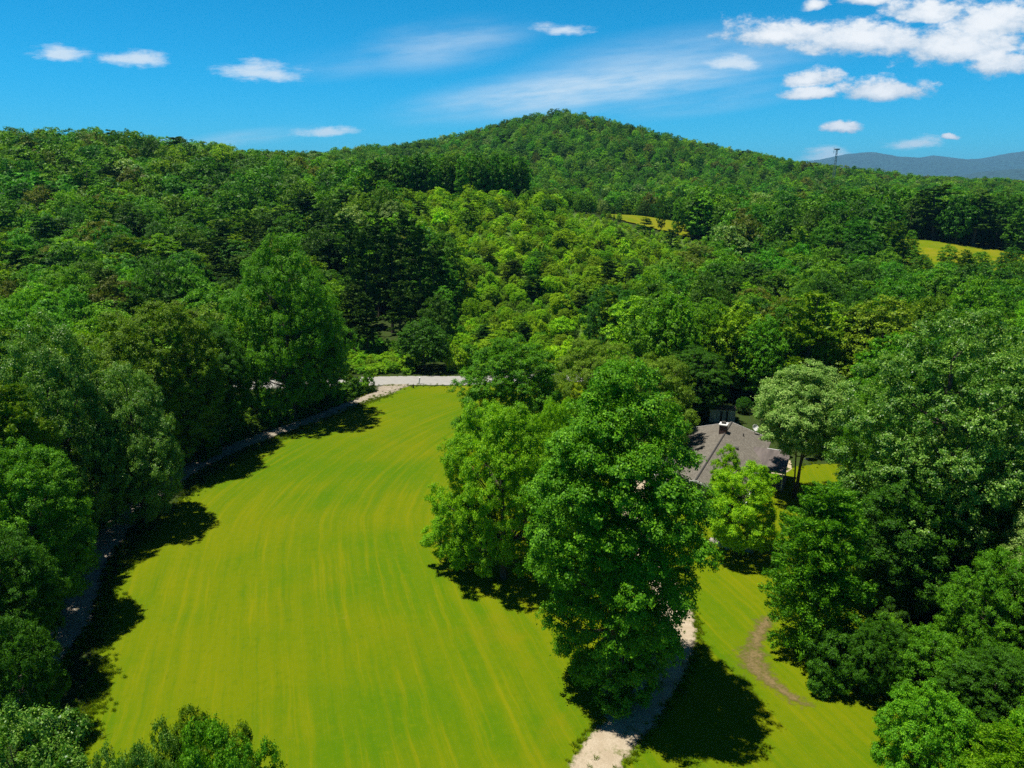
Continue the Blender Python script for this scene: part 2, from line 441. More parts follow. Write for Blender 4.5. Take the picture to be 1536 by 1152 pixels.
def ribbon(name, line, width, z, m, label, seed=1, jit=0.2, step=0.45):
    rnd = random.Random(seed); pts = []
    for (x0, y0), (x1, y1) in zip(line[:-1], line[1:]):
        L = math.hypot(x1 - x0, y1 - y0); k = max(1, int(L / step))
        pts += [(x0 + (x1 - x0) * i / k, y0 + (y1 - y0) * i / k) for i in range(k)]
    pts.append(line[-1])
    V, F, core = [], [], []
    for i, (x, y) in enumerate(pts):
        a, b = pts[max(0, i - 1)], pts[min(len(pts) - 1, i + 1)]
        dx, dy = b[0] - a[0], b[1] - a[1]; L = math.hypot(dx, dy) + 1e-9; nx, ny = -dy / L, dx / L
        w = (width(i / len(pts)) if callable(width) else width) / 2
        for s in (-1, -0.5, 0, 0.5, 1):
            q = s * w + (rnd.uniform(-jit, jit) if abs(s) == 1 else 0)
            V.append((x + nx * q, y + ny * q, z + (0.0 if abs(s) == 1 else 0.03))); core.append((1 - abs(s)) * (1.0 if jit < 0.1 else min(1.0, 0.25 + 0.12 * i, 0.25 + 0.12 * (len(pts) - 1 - i))))
        if i: F += [((i - 1) * 5 + k, (i - 1) * 5 + k + 1, i * 5 + k + 1, i * 5 + k) for k in range(4)]
    me = bpy.data.meshes.new(name); me.from_pydata(V, [], [f[::-1] for f in F]); me.materials.append(m); me.update()
    at_ = me.attributes.new('core', 'FLOAT', 'POINT'); at_.data.foreach_set('value', np.array(core, np.float32))
    return tag(link(name, me), label, kind='structure')


def lawn_material():
    m, g, bs, out = mat('mown_grass')
    tc = g.new('ShaderNodeTexCoord'); p = tc.outputs['Object']; x, y, z = g.sep(p)
    ya = g.math('MAXIMUM', g.math('SUBTRACT', 72.0, y), 0.0); yb = g.math('MAXIMUM', g.math('SUBTRACT', y, 72.0), 0.0)
    gy = g.math('ADD', g.math('DIVIDE', g.math('MULTIPLY', g.math('MULTIPLY', ya, ya), 0.35), g.math('ADD', ya, 8.0)), g.math('MULTIPLY', g.math('MULTIPLY', yb, yb), 0.0105))
    s = g.math('SUBTRACT', x, gy)
    mid_ = g.ss(g.math('ABSOLUTE', g.math('ADD', s, 1.0)), 4.0, 14.0, 1.0, 0.25)
    wv = g.noise(p, 0.25, 2, 0.5)
    s = g.math('ADD', s, g.math('MULTIPLY', wv, 0.5))
    st = g.noise(None, 0.55, 4, 0.72, dims='1D', w=s)
    along = g.noise(g.xyz(g.math('MULTIPLY', s, 1.6), g.math('MULTIPLY', y, 0.06), 0.0), 1.0, 5, 0.7)
    patch = g.noise(p, 0.055, 4, 0.55)
    fine = g.noise(p, 5.5, 4, 0.7)
    tiny = g.noise(g.vmath('MULTIPLY', p, (1, 0.6, 1)), 22, 3, 0.7)
    c = g.mix(g.ss(patch, 0.35, 0.65), (0.066, 0.148, 0.0, 1), (0.124, 0.165, 0.0, 1))
    tuft = g.noise(p, 1.7, 5, 0.75)
    c = g.mix(g.math('MULTIPLY', g.ss(tuft, 0.50, 0.72), 0.45), c, (0.140, 0.190, 0.001, 1))
    c = g.mix(g.math('MULTIPLY', g.ss(tuft, 0.48, 0.30), 0.45), c, (0.050, 0.115, 0.0, 1))
    amp = g.math('MULTIPLY', g.ss(g.noise(p, 0.03, 2, 0.5), 0.35, 0.62, 0.3, 1.0), mid_)
    c = g.mix(g.math('MULTIPLY', g.ss(st, 0.52, 0.78), g.math('MULTIPLY', amp, 0.55)), c, (0.225, 0.205, 0.002, 1))
    c = g.mix(g.math('MULTIPLY', g.ss(along, 0.48, 0.70), 0.42), c, (0.215, 0.205, 0.001, 1))
    c = g.mix(g.math('MULTIPLY', g.ss(along, 0.48, 0.28), 0.5), c, (0.045, 0.130, 0.001, 1))
    band = g.math('SINE', g.math('ADD', g.math('MULTIPLY', s, 2.2), g.math('MULTIPLY', g.noise(p, 0.12, 3, 0.6), 3.0)))
    c = g.mix(g.math('MULTIPLY', g.ss(band, -0.4, 0.9), g.math('MULTIPLY', g.ss(g.noise(g.vmath('ADD', p, (9.0, 3.0, 0.0)), 0.05, 3, 0.6), 0.40, 0.62, 0.3, 1.0), g.math('MULTIPLY', mid_, 0.5))), c, (0.185, 0.195, 0.001, 1))
    c = g.mix(g.math('MULTIPLY', g.ss(g.noise(g.vmath('ADD', p, (2.0, 44.0, 0.0)), 0.10, 5, 0.65), 0.52, 0.70), g.math('MULTIPLY', mid_, 0.6)), c, (0.170, 0.165, 0.002, 1))
    bare = g.noise(g.vmath('ADD', p, (31.0, 5.0, 0.0)), 0.33, 5, 0.7)
    c = g.mix(g.math('MULTIPLY', g.ss(bare, 0.66, 0.78), 0.55), c, (0.30, 0.22, 0.05, 1))
    c = g.mix(g.math('MULTIPLY', g.ss(fine, 0.42, 0.20), 0.35), c, (0.038, 0.100, 0.001, 1))
    c = g.mix(g.math('MULTIPLY', g.ss(tiny, 0.45, 0.75), 0.30), c, (0.20, 0.24, 0.003, 1))
    c = g.mix(g.math('MULTIPLY', g.ss(tiny, 0.45, 0.22), 0.45), c, (0.030, 0.080, 0.001, 1))
    g.put(bs.inputs['Base Color'], c); bs.inputs['Roughness'].default_value = 0.9; bs.inputs['Specular IOR Level'].default_value = 0.08
    b = g.new('ShaderNodeBump'); b.inputs['Strength'].default_value = 0.5; b.inputs['Distance'].default_value = 0.08
    g.put(b.inputs['Height'], g.math('ADD', g.math('MULTIPLY', tiny, 0.6), fine)); g.put(bs.inputs['Normal'], b.outputs[0])
    return m


def gravel(name, c0, c1, c2, scale=7.0, weeds=0.0, ragged=0.0, cut=0.16, soft=0.22):
    m, g, bs, out = mat(name)
    tc = g.new('ShaderNodeTexCoord'); p = tc.outputs['Object']
    v = g.new('ShaderNodeTexVoronoi'); v.inputs['Scale'].default_value = scale; g.put(v.inputs['Vector'], p)
    n = g.noise(p, 0.9, 6, 0.65); n2 = g.noise(p, 14, 4, 0.7)
    c = g.mix(g.ss(n, 0.35, 0.65), c0, c1)
    c = g.mix(g.math('MULTIPLY', g.ss(v.outputs['Distance'], 0.25, 0.7), 0.7), c, c2)
    c = g.mix(g.math('MULTIPLY', g.ss(n2, 0.5, 0.8), 0.5), c, tuple(min(1, q * 1.5) for q in c0[:3]) + (1,))
    if weeds:
        c = g.mix(g.math('MULTIPLY', g.ss(g.noise(p, 0.6, 6, 0.7), 0.56, 0.66), weeds), c, (0.10, 0.13, 0.012, 1))
    g.put(bs.inputs['Base Color'], c); bs.inputs['Roughness'].default_value = 0.95; bs.inputs['Specular IOR Level'].default_value = 0.1
    b = g.new('ShaderNodeBump'); b.inputs['Strength'].default_value = 0.7; b.inputs['Distance'].default_value = 0.06
    g.put(b.inputs['Height'], n2); g.put(bs.inputs['Normal'], b.outputs[0])
    if ragged:
        at_ = g.new('ShaderNodeAttribute', attribute_name='core')
        e = g.math('ADD', at_.outputs['Fac'], g.math('MULTIPLY', g.math('SUBTRACT', g.noise(p, 1.5, 8, 0.72), 0.5), ragged))
        tr = g.new('ShaderNodeBsdfTransparent'); mx = g.new('ShaderNodeMixShader')
        g.put(mx.inputs[0], g.ss(e, cut, cut + soft)); g.l.new(tr.outputs[0], mx.inputs[1]); g.l.new(bs.outputs[0], mx.inputs[2]); g.l.new(mx.outputs[0], out.inputs[0])
    return m


MLAWN = lawn_material()
MGRAVEL = gravel('pale_gravel', (0.40, 0.325, 0.225, 1), (0.52, 0.44, 0.325, 1), (0.34, 0.275, 0.19, 1), scale=16.0, weeds=0.7, ragged=0.9)
MDIRT = gravel('dusty_track', (0.36, 0.31, 0.24, 1), (0.46, 0.41, 0.33, 1), (0.16, 0.13, 0.09, 1), weeds=0.6, ragged=1.0)
MSOIL = gravel('bare_soil', (0.215, 0.155, 0.075, 1), (0.19, 0.150, 0.055, 1), (0.15, 0.115, 0.045, 1), weeds=0.6, ragged=2.6, cut=0.20, soft=0.95)
MROAD = gravel('sun_bleached_asphalt', (0.33, 0.325, 0.30, 1), (0.40, 0.385, 0.355, 1), (0.26, 0.255, 0.235, 1), scale=20)
sheet('lawn', rough_edge(lawn_poly, 3, 0.5, 0.3), 0.0, MLAWN, 'long mown lawn striped by the mower')
sheet('lawn', rough_edge(lobe_poly, 4, 0.4, 0.2), 0.004, MLAWN, 'small grass patch between the dirt track and road')
ribbon('dirt_track', track_line, lambda t: 3.8 + 3.0 * sst(t, 0.86, 1.0), 0.012, MDIRT, 'pale dirt track along the edge of the forest', 5, 0.45)
ribbon('driveway', drive_line, 3.7, 0.012, MGRAVEL, 'pale gravel driveway curving under the tall tree', 6, 0.16, 0.15)
ribbon('worn_path', smooth_poly([at(1158, 920), at(1136, 955), at(1128, 990), at(1150, 1018), at(1188, 1046), at(1222, 1064)]), lambda t: 1.2 + 2.6 * math.sin(math.pi * min(1, max(0, t))) * (0.7 + 0.3 * math.sin(t * 14)), 0.010, MSOIL, 'strip of worn bare soil in the yard', 8, 0.22, 0.2)
ribbon('road', road_line, 6.2, 0.03, MROAD, 'pale paved road crossing beyond the lawn', 9, 0.05, 2.0)


def meadow(name, poly, label, tall):
    xs = [p[0] for p in poly]; ys = [p[1] for p in poly]
    X, Y = np.meshgrid(np.arange(min(xs), max(xs), 2.0), np.arange(min(ys), max(ys), 2.0))
    Z = height(X, Y) + 0.5
    i = np.arange(X.size).reshape(X.shape)
    F = np.stack([i[:-1, :-1], i[:-1, 1:], i[1:, 1:], i[1:, :-1]], -1).reshape(-1, 4)
    k = inside(poly, X.ravel()[F].mean(1), Y.ravel()[F].mean(1)); F = F[k]
    m, g, bs, out = mat('meadow_grass')
    tc = g.new('ShaderNodeTexCoord'); p = tc.outputs['Object']
    c = g.mix(g.ss(g.noise(p, 0.09, 5, 0.65), 0.38, 0.62), (0.110, 0.175, 0.002, 1), (0.190, 0.200, 0.006, 1))
    c = g.mix(g.ss(g.noise(g.vmath('MULTIPLY', p, (0.4, 1.6, 1)), 0.5, 5, 0.7), 0.5, 0.75), c, (0.25, 0.215, 0.025, 1))
    g.put(bs.inputs['Base Color'], c); bs.inputs['Roughness'].default_value = 0.95; bs.inputs['Specular IOR Level'].default_value = 0.05
    tag(link(name, mesh_np(name, np.stack([X, Y, Z], -1).reshape(-1, 3), F, [m], smooth=True)), label, kind='structure')


def wp(px, D):
    return pix_uv(px, 300)[0] * D, D


meadow1 = [wp(868, 338), wp(1030, 338), wp(1045, 286), wp(930, 300), wp(890, 318)]
meadow2 = [wp(1325, 272), wp(1400, 264), wp(1470, 256), wp(1560, 250), wp(1620, 242), wp(1560, 222), wp(1400, 222), wp(1360, 236)]
meadow('meadow', meadow1, 'small sunlit hay meadow on the slope by a tall tree', True)
meadow('meadow', meadow2, 'yellow hay meadow on the rise above the far trees', True)

# ------------------------------------------------------------------ trees
def envelope(t, tm, low, e):
    lo = low + (1 - low) * np.sin(np.pi / 2 * np.clip(t / tm, 0, 1))
    hi = np.cos(np.pi / 2 * np.clip((t - tm) / (1 - tm), 0, 1)) ** e
    return np.where(t < tm, lo, hi)


def unit(v):
    return v / (np.linalg.norm(v, axis=-1, keepdims=True) + 1e-9)


def crown(rng, H, Rr, base, tm, low, e, nb, br, ns, nl, size, sr, aspect=0.62, jitter=0.7, up=0.6, flat=0.72, shell=0.62, lobes=0.2, spread=1.0):
    """Leaves of a crown: boughs on the envelope, sprigs on the boughs, leaves on the sprigs. Returns (V, F, bough centres)."""
    ph = rng.uniform(0, 6.28, 4)
    cs, rs = [], []
    for k in range(nb * 14):
        t = rng.uniform(0.02, 0.985); rr = float(envelope(np.array(t), tm, low, e))
        if rng.random() > rr + 0.12: continue
        th = rng.uniform(0, 6.283)
        rr *= 1 + lobes * (math.sin(2 * th + ph[0] + 3 * t) * 0.6 + math.sin(3 * th + ph[1] - 4 * t) * 0.5 + math.sin(7 * t + ph[2]) * 0.35)
        rho = (shell + (1 - shell) * rng.random()) if rng.random() < 0.82 else rng.uniform(0.1, shell)
        b = br * rng.uniform(0.65, 1.3)
        p = np.array([Rr * rr * rho * math.cos(th), Rr * rr * rho * math.sin(th), base + (H - base) * t - b * 0.35])
        if cs and (np.linalg.norm(np.array(cs) - p, axis=1) < 0.62 * (np.array(rs) + b)).any(): continue
        cs.append(p); rs.append(b)
        if len(cs) >= nb: break
    cs, rs = np.array(cs), np.array(rs); nb = len(cs)
    o = cs.copy(); o[:, 2] -= base + (H - base) * 0.35; o = unit(o); o[:, 2] += 0.55; o = unit(o)
    d = unit(rng.normal(size=(nb, ns * 2, 3)))
    score = (d * o[:, None]).sum(-1) + rng.uniform(-0.7, 0.7, (nb, ns * 2))
    idx = np.argsort(-score, axis=1)[:, :ns]
    d = np.take_along_axis(d, idx[..., None], 1)
    sp = cs[:, None] + d * (rs[:, None, None] * np.array([spread, spread, flat])) * rng.uniform(0.6, 1.12, (nb, ns, 1))
    sp = sp.reshape(-1, 3); sd = d.reshape(-1, 3)
    n = len(sp) * nl
    P = np.repeat(sp, nl, 0) + rng.normal(size=(n, 3)) * sr * np.array([1, 1, 0.7])
    N = unit(np.repeat(sd, nl, 0) * 0.75 + np.array([0, 0, up]) + rng.normal(size=(n, 3)) * jitter * 0.6)
    T = unit(np.cross(N, rng.normal(size=(n, 3)))); B = np.cross(N, T)
    L = (size * rng.uniform(0.6, 1.35, (n, 1)) * 0.5)
    W = L * aspect
    V = np.stack([P - T * L, P - B * W + N * L * 0.15, P + T * L, P + B * W + N * L * 0.15], 1).reshape(-1, 3)
    F = np.arange(n * 4).reshape(-1, 4)
    return V, F, cs


def needles(rng, H, Rr, base, nb, nl, size, e=0.9, droop=0.12, thin=0.16):
    """A conifer crown of drooping boughs with needle sprays."""
    P, D, cs = [], [], []
    for k in range(nb):
        t = rng.random() ** 0.85; z = base + (H - base) * t
        Lb = Rr * (0.25 + 0.75 * (1 - t) ** e) * rng.uniform(0.65, 1.1)
        if t < 0.12: Lb *= 0.75
        th = rng.uniform(0, 6.283); u = np.array([math.cos(th), math.sin(th), rng.uniform(-0.05, 0.45) * (0.4 + t)])
        m = max(4, int(nl * Lb / Rr))
        q = rng.random(m) ** 0.6
        side = np.array([-u[1], u[0], 0.0])
        pts = u * (q * Lb)[:, None] + side * (rng.normal(size=(m, 1)) * 0.20 * Lb * (1.1 - q[:, None])) + np.array([0, 0, 1.0]) * (-(q ** 2) * droop * Lb + rng.normal(size=m) * 0.05 * Lb)[:, None]
        pts[:, 2] += z; P.append(pts); D.append(np.repeat((u + np.array([0, 0, 0.35]))[None], m, 0)); cs.append(u * Lb * 0.8 + np.array([0, 0, z]))
    P, D = np.concatenate(P), np.concatenate(D); n = len(P)
    T = unit(D + rng.normal(size=(n, 3)) * 0.75); N = unit(np.cross(T, rng.normal(size=(n, 3)))); N[:, 2] = np.abs(N[:, 2]); B = unit(np.cross(N, T))
    L = size * rng.uniform(0.6, 1.3, (n, 1)) * 0.5; W = L * thin * 2
    V = np.stack([P - T * L, P - B * W, P + T * L, P + B * W], 1).reshape(-1, 3)
    return V, np.arange(n * 4).reshape(-1, 4), np.array(cs)


def tube(pts, radii, n=6):
    pts = np.asarray(pts, float); V, F = [], []
    for i, p in enumerate(pts):
        d = pts[min(i + 1, len(pts) - 1)] - pts[max(i - 1, 0)]; d = d / (np.linalg.norm(d) + 1e-9)
        a = np.cross(d, [0.3, 1, 0.1]); a /= np.linalg.norm(a) + 1e-9; b = np.cross(d, a)
        for k in range(n):
            t = 2 * math.pi * k / n; V.append(p + (a * math.cos(t) + b * math.sin(t)) * radii[i])
        if i: F += [((i - 1) * n + k, (i - 1) * n + (k + 1) % n, i * n + (k + 1) % n, i * n + k) for k in range(n)]
    return np.array(V), np.array(F)


def wood(rng, H, r0, cs, nlimb, top=0.85, stems=1, lean=0.04):
    Vs, Fs, k = [], [], 0
    def push(v, f):
        nonlocal k
        Vs.append(v); Fs.append(f + k); k += len(v)
    spines = []
    for s in range(stems):
        off = np.array([rng.normal() * 0.25, rng.normal() * 0.25, 0]) * (stems > 1)
        dv = np.array([rng.normal(), rng.normal(), 0]) * H * (0.10 if stems > 1 else lean)
        z = np.linspace(-0.3, H * top, 9); q = z / H
        sp = off + np.outer(np.clip(q, 0, 1) ** 1.2, dv) + np.stack([np.sin(q * 5 + rng.uniform(0, 6)) * 0.012 * H * np.clip(q, 0, 1), np.cos(q * 4 + rng.uniform(0, 6)) * 0.012 * H * np.clip(q, 0, 1), z], -1)
        rad = r0 / math.sqrt(stems) * np.clip(1 - q * 0.92, 0.06, 1.1) ** 0.9; rad[0] *= 1.45; rad[1] *= 1.05
        push(*tube(sp, rad, 8)); spines.append((sp, rad))
    if nlimb:
        for c in cs[rng.permutation(len(cs))[:nlimb]]:
            sp, rad = spines[rng.integers(len(spines))]
            zt = max(0.15 * H, c[2] - np.hypot(c[0], c[1]) * rng.uniform(0.5, 0.9) - 0.4)
            i = int(np.clip(np.searchsorted(sp[:, 2], zt), 1, len(sp) - 1)); a = sp[i]
            mid = (a + c) / 2 + np.array([0, 0, -0.06 * H * rng.random()]) ; t = np.linspace(0, 1, 5)[:, None]
            pts = (1 - t) ** 2 * a + 2 * t * (1 - t) * mid + t ** 2 * c
            ra = min(rad[i] * 0.55, 0.16 + 0.01 * H); push(*tube(pts, np.linspace(ra, 0.02, 5), 5))
    return np.concatenate(Vs), np.concatenate(Fs)


SPECIES = {
    # name: (H, crown radius, crown parameters, trunk radius, limbs, stems)
    'tall':    dict(H=24, Rr=6.0, base=1.0, tm=0.52, low=0.36, e=0.62, nb=215, shell=0.55, br=1.45, r0=0.42, nlimb=46),
    'spread':  dict(H=17, Rr=7.0, base=2.2, tm=0.42, low=0.55, e=0.55, nb=140, br=1.55, r0=0.40, nlimb=40),
    'broad':   dict(H=15, Rr=7.0, base=2.0, tm=0.55, low=0.55, e=0.42, nb=130, br=1.30, r0=0.36, nlimb=44, lobes=0.40, shell=0.5),
    'round':   dict(H=9, Rr=4.0, base=1.5, tm=0.42, low=0.60, e=0.52, nb=90, br=0.92, r0=0.16, nlimb=26),
    'oak':     dict(H=18, Rr=6.0, base=3.5, tm=0.45, low=0.45, e=0.50, nb=125, br=1.45, r0=0.36, nlimb=36),
    'poplar':  dict(H=22, Rr=5.0, base=3.0, tm=0.40, low=0.50, e=0.62, nb=105, br=1.35, r0=0.33, nlimb=34),
    'big':     dict(H=24, Rr=8.2, base=1.5, tm=0.42, low=0.60, e=0.52, nb=210, br=1.6, r0=0.5, nlimb=50),
    'airy':    dict(H=16, Rr=4.6, base=7.0, tm=0.45, low=0.6, e=0.5, nb=95, br=1.2, r0=0.22, nlimb=60, stems=4),
    'bush':    dict(H=4.5, Rr=2.6, base=0.3, tm=0.40, low=0.75, e=0.5, nb=40, br=0.75, r0=0.08, nlimb=12),
}
LOD = {'near': dict(ns=28, nl=56, size=0.17, sr=0.17), 'mid': dict(ns=14, nl=18, size=0.38, sr=0.22, jitter=0.6), 'far': dict(ns=9, nl=8, size=0.72, sr=0.28, jitter=0.42)}
_cache = {}


def tree_mesh(sp, lod, seed, leaf):
    """(crown mesh, trunk mesh, H, radius) of one tree form; cached."""
    key = (sp, lod, seed, leaf)
    if key in _cache: return _cache[key]
    base_key = (sp, lod, seed)
    if base_key not in _cache:
        rng = np.random.default_rng(abs(hash_(base_key)))
        if sp in ('pine', 'cedar'):
            H, Rr, base = (20, 4.2, 5.0) if sp == 'pine' else (15, 4.6, 0.8)
            q = {'near': (150, 620, 0.27), 'mid': (80, 170, 0.55), 'far': (46, 60, 1.0)}[lod]
            if sp == 'cedar': q = {'near': (270, 560, 0.24), 'mid': (110, 170, 0.46), 'far': (55, 60, 0.9)}[lod]
            V, F, cs = needles(rng, H, Rr, base, q[0], q[1], q[2], e=0.75 if sp == 'pine' else 0.55, thin=0.17 if lod == 'near' else 0.24)
            TV, TF = wood(rng, H, 0.26, cs, 20 if lod != 'far' else 0, top=0.97)
        else:
            k = dict(SPECIES[sp]); r0, nl, st = k.pop('r0'), k.pop('nlimb'), k.pop('stems', 1); L = LOD[lod]
            f = {'near': 1.0, 'mid': 0.85, 'far': 0.62}[lod]
            nb = int(k.pop('nb') * f)
            br = k.pop('br') * {'near': 1.0, 'mid': 1.08, 'far': 1.25}[lod]
            small = 0.72 if sp in ('round', 'bush') else 1.0
            V, F, cs = crown(rng, nb=nb, br=br, ns=int(L['ns'] * small), nl=L['nl'], size=L['size'] * (0.85 if small < 1 else 1), sr=L['sr'] * (0.8 if small < 1 else 1), jitter=L.get('jitter', 0.7), **k)
            H = k['H']
            TV, TF = wood(rng, H, r0, cs, {'near': nl, 'mid': nl // 3, 'far': 0}[lod], stems=st)
        rad = np.hypot(V[:, 0], V[:, 1]); Rr = float(np.percentile(rad, 98.5)); H = float(np.percentile(V[:, 2], 99.9))
        _cache[base_key] = (V, F, TV, TF, H, Rr)
    V, F, TV, TF, H, Rr = _cache[base_key]
    tk = base_key + ('trunk',)
    if tk not in _cache: _cache[tk] = mesh_np('trunk', TV, TF, [BARK], smooth=True)
    _cache[key] = (mesh_np('crown', V, F, [LEAF[leaf]]), _cache[tk], H, Rr)
    return _cache[key]


def hash_(k):
    h = 7
    for c in repr(k): h = (h * 131 + ord(c)) % (2 ** 31 - 1)
    return h


def plant(name, sp, lod, seed, leaf, x, y, z, H, Rr, rz, label, cat, group=None, tone=None):
    cm, tm, h0, r0 = tree_mesh(sp, lod, seed, leaf)
    e = bpy.data.objects.new(name, None); C.objects.link(e)
    e.location = (x, y, z); e.rotation_euler = (0, 0, rz); e.scale = (Rr / r0, Rr / r0, H / h0)
    e.empty_display_size = 0.5
    link('trunk', tm, e); co = link('crown', cm, e)
    if tone: co.color = (tone, tone, tone, 0.0)
    return tag(e, label, cat, group)


ONES = 'zero one two three four five six seven eight nine ten eleven twelve thirteen fourteen fifteen sixteen seventeen eighteen nineteen'.split()
TENS = 'zero ten twenty thirty forty fifty sixty seventy eighty ninety'.split()


def say(n):
    n = max(0, min(99, int(round(n))))
    return ONES[n] if n < 20 else TENS[n // 10] + ('-' + ONES[n % 10] if n % 10 else '')


heroes = []     # (x, y, radius) taken ground
screen = []     # (x, y, z, H, R, ref) of everything for the visibility count


def hero(px, D, top, wpx, sp, leaf, label, lod='near', seed=1, name='broadleaf_tree', cat='tree', group=None, rz=None, k=1.0, tone=1.0):
    u, v = pix_uv(px, top)
    zt = CAM_H + v * D
    x0 = u * D; z0 = h1(x0, D); H = zt - z0
    dm = D * CP + (CAM_H - z0 - 0.55 * H) * SP
    x = (px - CX) / FPX * dm; z = max(h1(x, D), -0.06); H = zt - z
    Rr = wpx / FPX * dm / 2 * k
    seed = 1 + seed % {'oak': 3, 'spread': 2, 'broad': 2, 'round': 2, 'cedar': 2, 'pine': 3}.get(sp, 1 if lod == 'near' else 3)
    heroes.append((x, D, Rr)); screen.append((x, D, z, H, Rr, None))
    return plant(name, sp, lod, seed, leaf, x, D, z, H * 1.0, Rr, hash_((px, D)) % 628 / 100 if rz is None else rz, label, cat, group, tone)


# --- trees one can tell apart, each at its own place
hero(925, 43.0, 545, 285, 'tall', 'mid', 'tall oval leafy tree over the gravel driveway, largest at the middle of the photo', seed=1, tone=1.05)
hero(755, 58, 606, 225, 'broad', 'lime', 'wide light green tree overhanging the lawn just beside the tallest driveway tree', seed=2, tone=1.12)
hero(838, 65, 598, 120, 'broad', 'lime', 'lime green crown between the wide light tree and the tallest driveway tree', seed=41, tone=1.15)
hero(690, 60, 745, 115, 'round', 'lime', 'low leafy side tree reaching furthest over the lawn from the driveway group', seed=12, tone=1.2)
hero(768, 84, 505, 165, 'oak', 'mid', 'darker rounded tree beside the far end of the lawn near the road', seed=3)
hero(888, 93, 512, 165, 'broad', 'sage', 'light olive rounded tree directly behind the top of the tallest driveway tree', seed=4)
hero(982, 88, 535, 165, 'broad', 'sage', 'light olive rounded tree beside the house roof and behind the tall driveway tree', seed=5)
hero(1088, 65.8, 667, 58, 'poplar', 'bright', 'slim bright tree poking up in front of the grey roof', seed=6)
hero(1112, 62.5, 696, 122, 'round', 'bright', 'small bright green round tree in the yard before the house', seed=7, tone=1.15)
hero(1207, 75.5, 545, 156, 'airy', 'pale', 'pale green tree on several bare stems beside the porch', seed=8, tone=1.3)
hero(1425, 55, 470, 310, 'big', 'glossy', 'huge glossy leaved tree, tallest on the right of the photo', seed=9)
hero(1262, 90, 585, 110, 'oak', 'mid', 'green tree closing the lawn behind the pale tree', seed=42)
hero(1235, 100, 570, 90, 'oak', 'dark', 'dark tree standing behind the pale tree and the sandy yard', seed=43)
hero(1040, 105, 520, 115, 'oak', 'dark', 'dark tree shading the little shed behind the house', seed=45)
hero(1195, 101, 600, 70, 'round', 'mid', 'small green tree behind the sandy yard of the house', seed=44)
hero(1310, 66, 560, 120, 'oak', 'mid', 'leafy tree between the porch and the huge glossy tree', seed=10)
hero(1545, 62, 500, 190, 'oak', 'glossy', 'glossy tree at the right edge beside the huge one', seed=11)
hero(1232, 47.5, 728, 165, 'cedar', 'mid', 'feathery green evergreen bordering the yard on its right', seed=13, name='evergreen_tree')
hero(1355, 52, 705, 170, 'oak', 'dark', 'dark full tree directly beside the feathery yard evergreen', seed=14)
hero(1465, 52, 715, 150, 'oak', 'olive', 'olive tinged tree in front of the huge glossy tree', seed=15)
hero(1505, 43, 822, 165, 'spread', 'mid', 'dense green tree at the right edge halfway down the photo', seed=16)
hero(1395, 41, 945, 120, 'round', 'mid', 'small mid green tree under the dark right hand trees', seed=17)
hero(1385, 34.2, 1028, 140, 'round', 'mid', 'bushy sunlit small tree at the bottom right of the yard', seed=18, tone=1.25)
hero(1495, 37, 975, 150, 'oak', 'dark', 'dark broad tree low at the right edge', seed=19)
hero(1510, 31, 1095, 150, 'cedar', 'lime', 'feathery light green evergreen in the bottom right corner', seed=20, name='evergreen_tree')
hero(1250, 43.5, 948, 95, 'bush', 'dark', 'dark shrub at the foot of the feathery yard evergreen', seed=21, name='shrub', cat='shrub')
hero(1318, 42.5, 925, 90, 'round', 'dark', 'dark little tree at the shaded edge of the yard', seed=22)
hero(1330, 58, 800, 100, 'oak', 'mid', 'green tree filling the gap behind the feathery yard evergreen', seed=23)
hero(62, 21.0, 1082, 205, 'oak', 'glossy', 'sparkling leafy treetop in the bottom left corner of the photo', seed=24, k=1.5)
hero(240, 22.5, 1106, 160, 'broad', 'glossy', 'leafy treetop at the bottom edge left of the lawn', seed=25, k=1.2)
hero(345, 22.0, 1104, 240, 'broad', 'mid', 'leafy treetop at the bottom edge over the lawn', seed=26, k=1.1)
hero(325, 25.0, 1082, 190, 'broad', 'olive', 'thin olive treetop behind the bottom edge treetops', seed=27)
hero(198, 69, 545, 155, 'spread', 'glossy', 'speckled pale tree with white flecks beside the left track', seed=28)
hero(428, 104, 355, 178, 'spread', 'mid', 'great rounded tree towering at the forest edge near the road', seed=29)
hero(318, 93, 478, 120, 'oak', 'dark', 'dark tree before the great rounded one at the forest edge', seed=30)
hero(470, 110, 455, 88, 'oak', 'dark', 'dark tree under the great rounded tree, nearest the road', seed=31)
hero(240, 84, 455, 180, 'oak', 'olive', 'olive brown crown between the speckled pale and great rounded trees', seed=32)
hero(45, 51, 665, 185, 'oak', 'mid', 'leafy tree at the left edge over the dirt track', seed=33)
hero(0, 43, 790, 180, 'oak', 'dark', 'dark tree low at the left edge beside the dirt track', seed=34)
hero(20, 57, 575, 170, 'cedar', 'olive', 'olive evergreen at the left edge of the photo', seed=35, name='evergreen_tree')
hero(85, 65, 475, 190, 'spread', 'glossy', 'broad sparkling tree above the left edge trees', seed=36)
hero(98, 59, 705, 95, 'round', 'dark', 'small dark tree leaning to the track by the left lawn edge', seed=37)
hero(25, 38, 925, 120, 'round', 'dark', 'shaded small tree at the left edge near the bottom', seed=38)
hero(300, 88, 610, 60, 'bush', 'dark', 'dark shrub at the forest edge where the track bends', seed=39, name='shrub', cat='shrub', lod='mid')
hero(180, 73, 655, 85, 'round', 'mid', 'small tree in front of the speckled pale tree', seed=40)
hero(635, 134, 478, 82, 'oak', 'dark', 'lone dark tree standing across the road from the lawn', lod='mid', seed=1)
hero(700, 138, 515, 50, 'bush', 'mid', 'leafy shrub across the road beside the lone dark tree', lod='mid', seed=2, name='shrub', cat='shrub')
hero(735, 136, 530, 50, 'bush', 'lime', 'light green shrub beside the road behind the lawn trees', lod='mid', seed=3, name='shrub', cat='shrub')
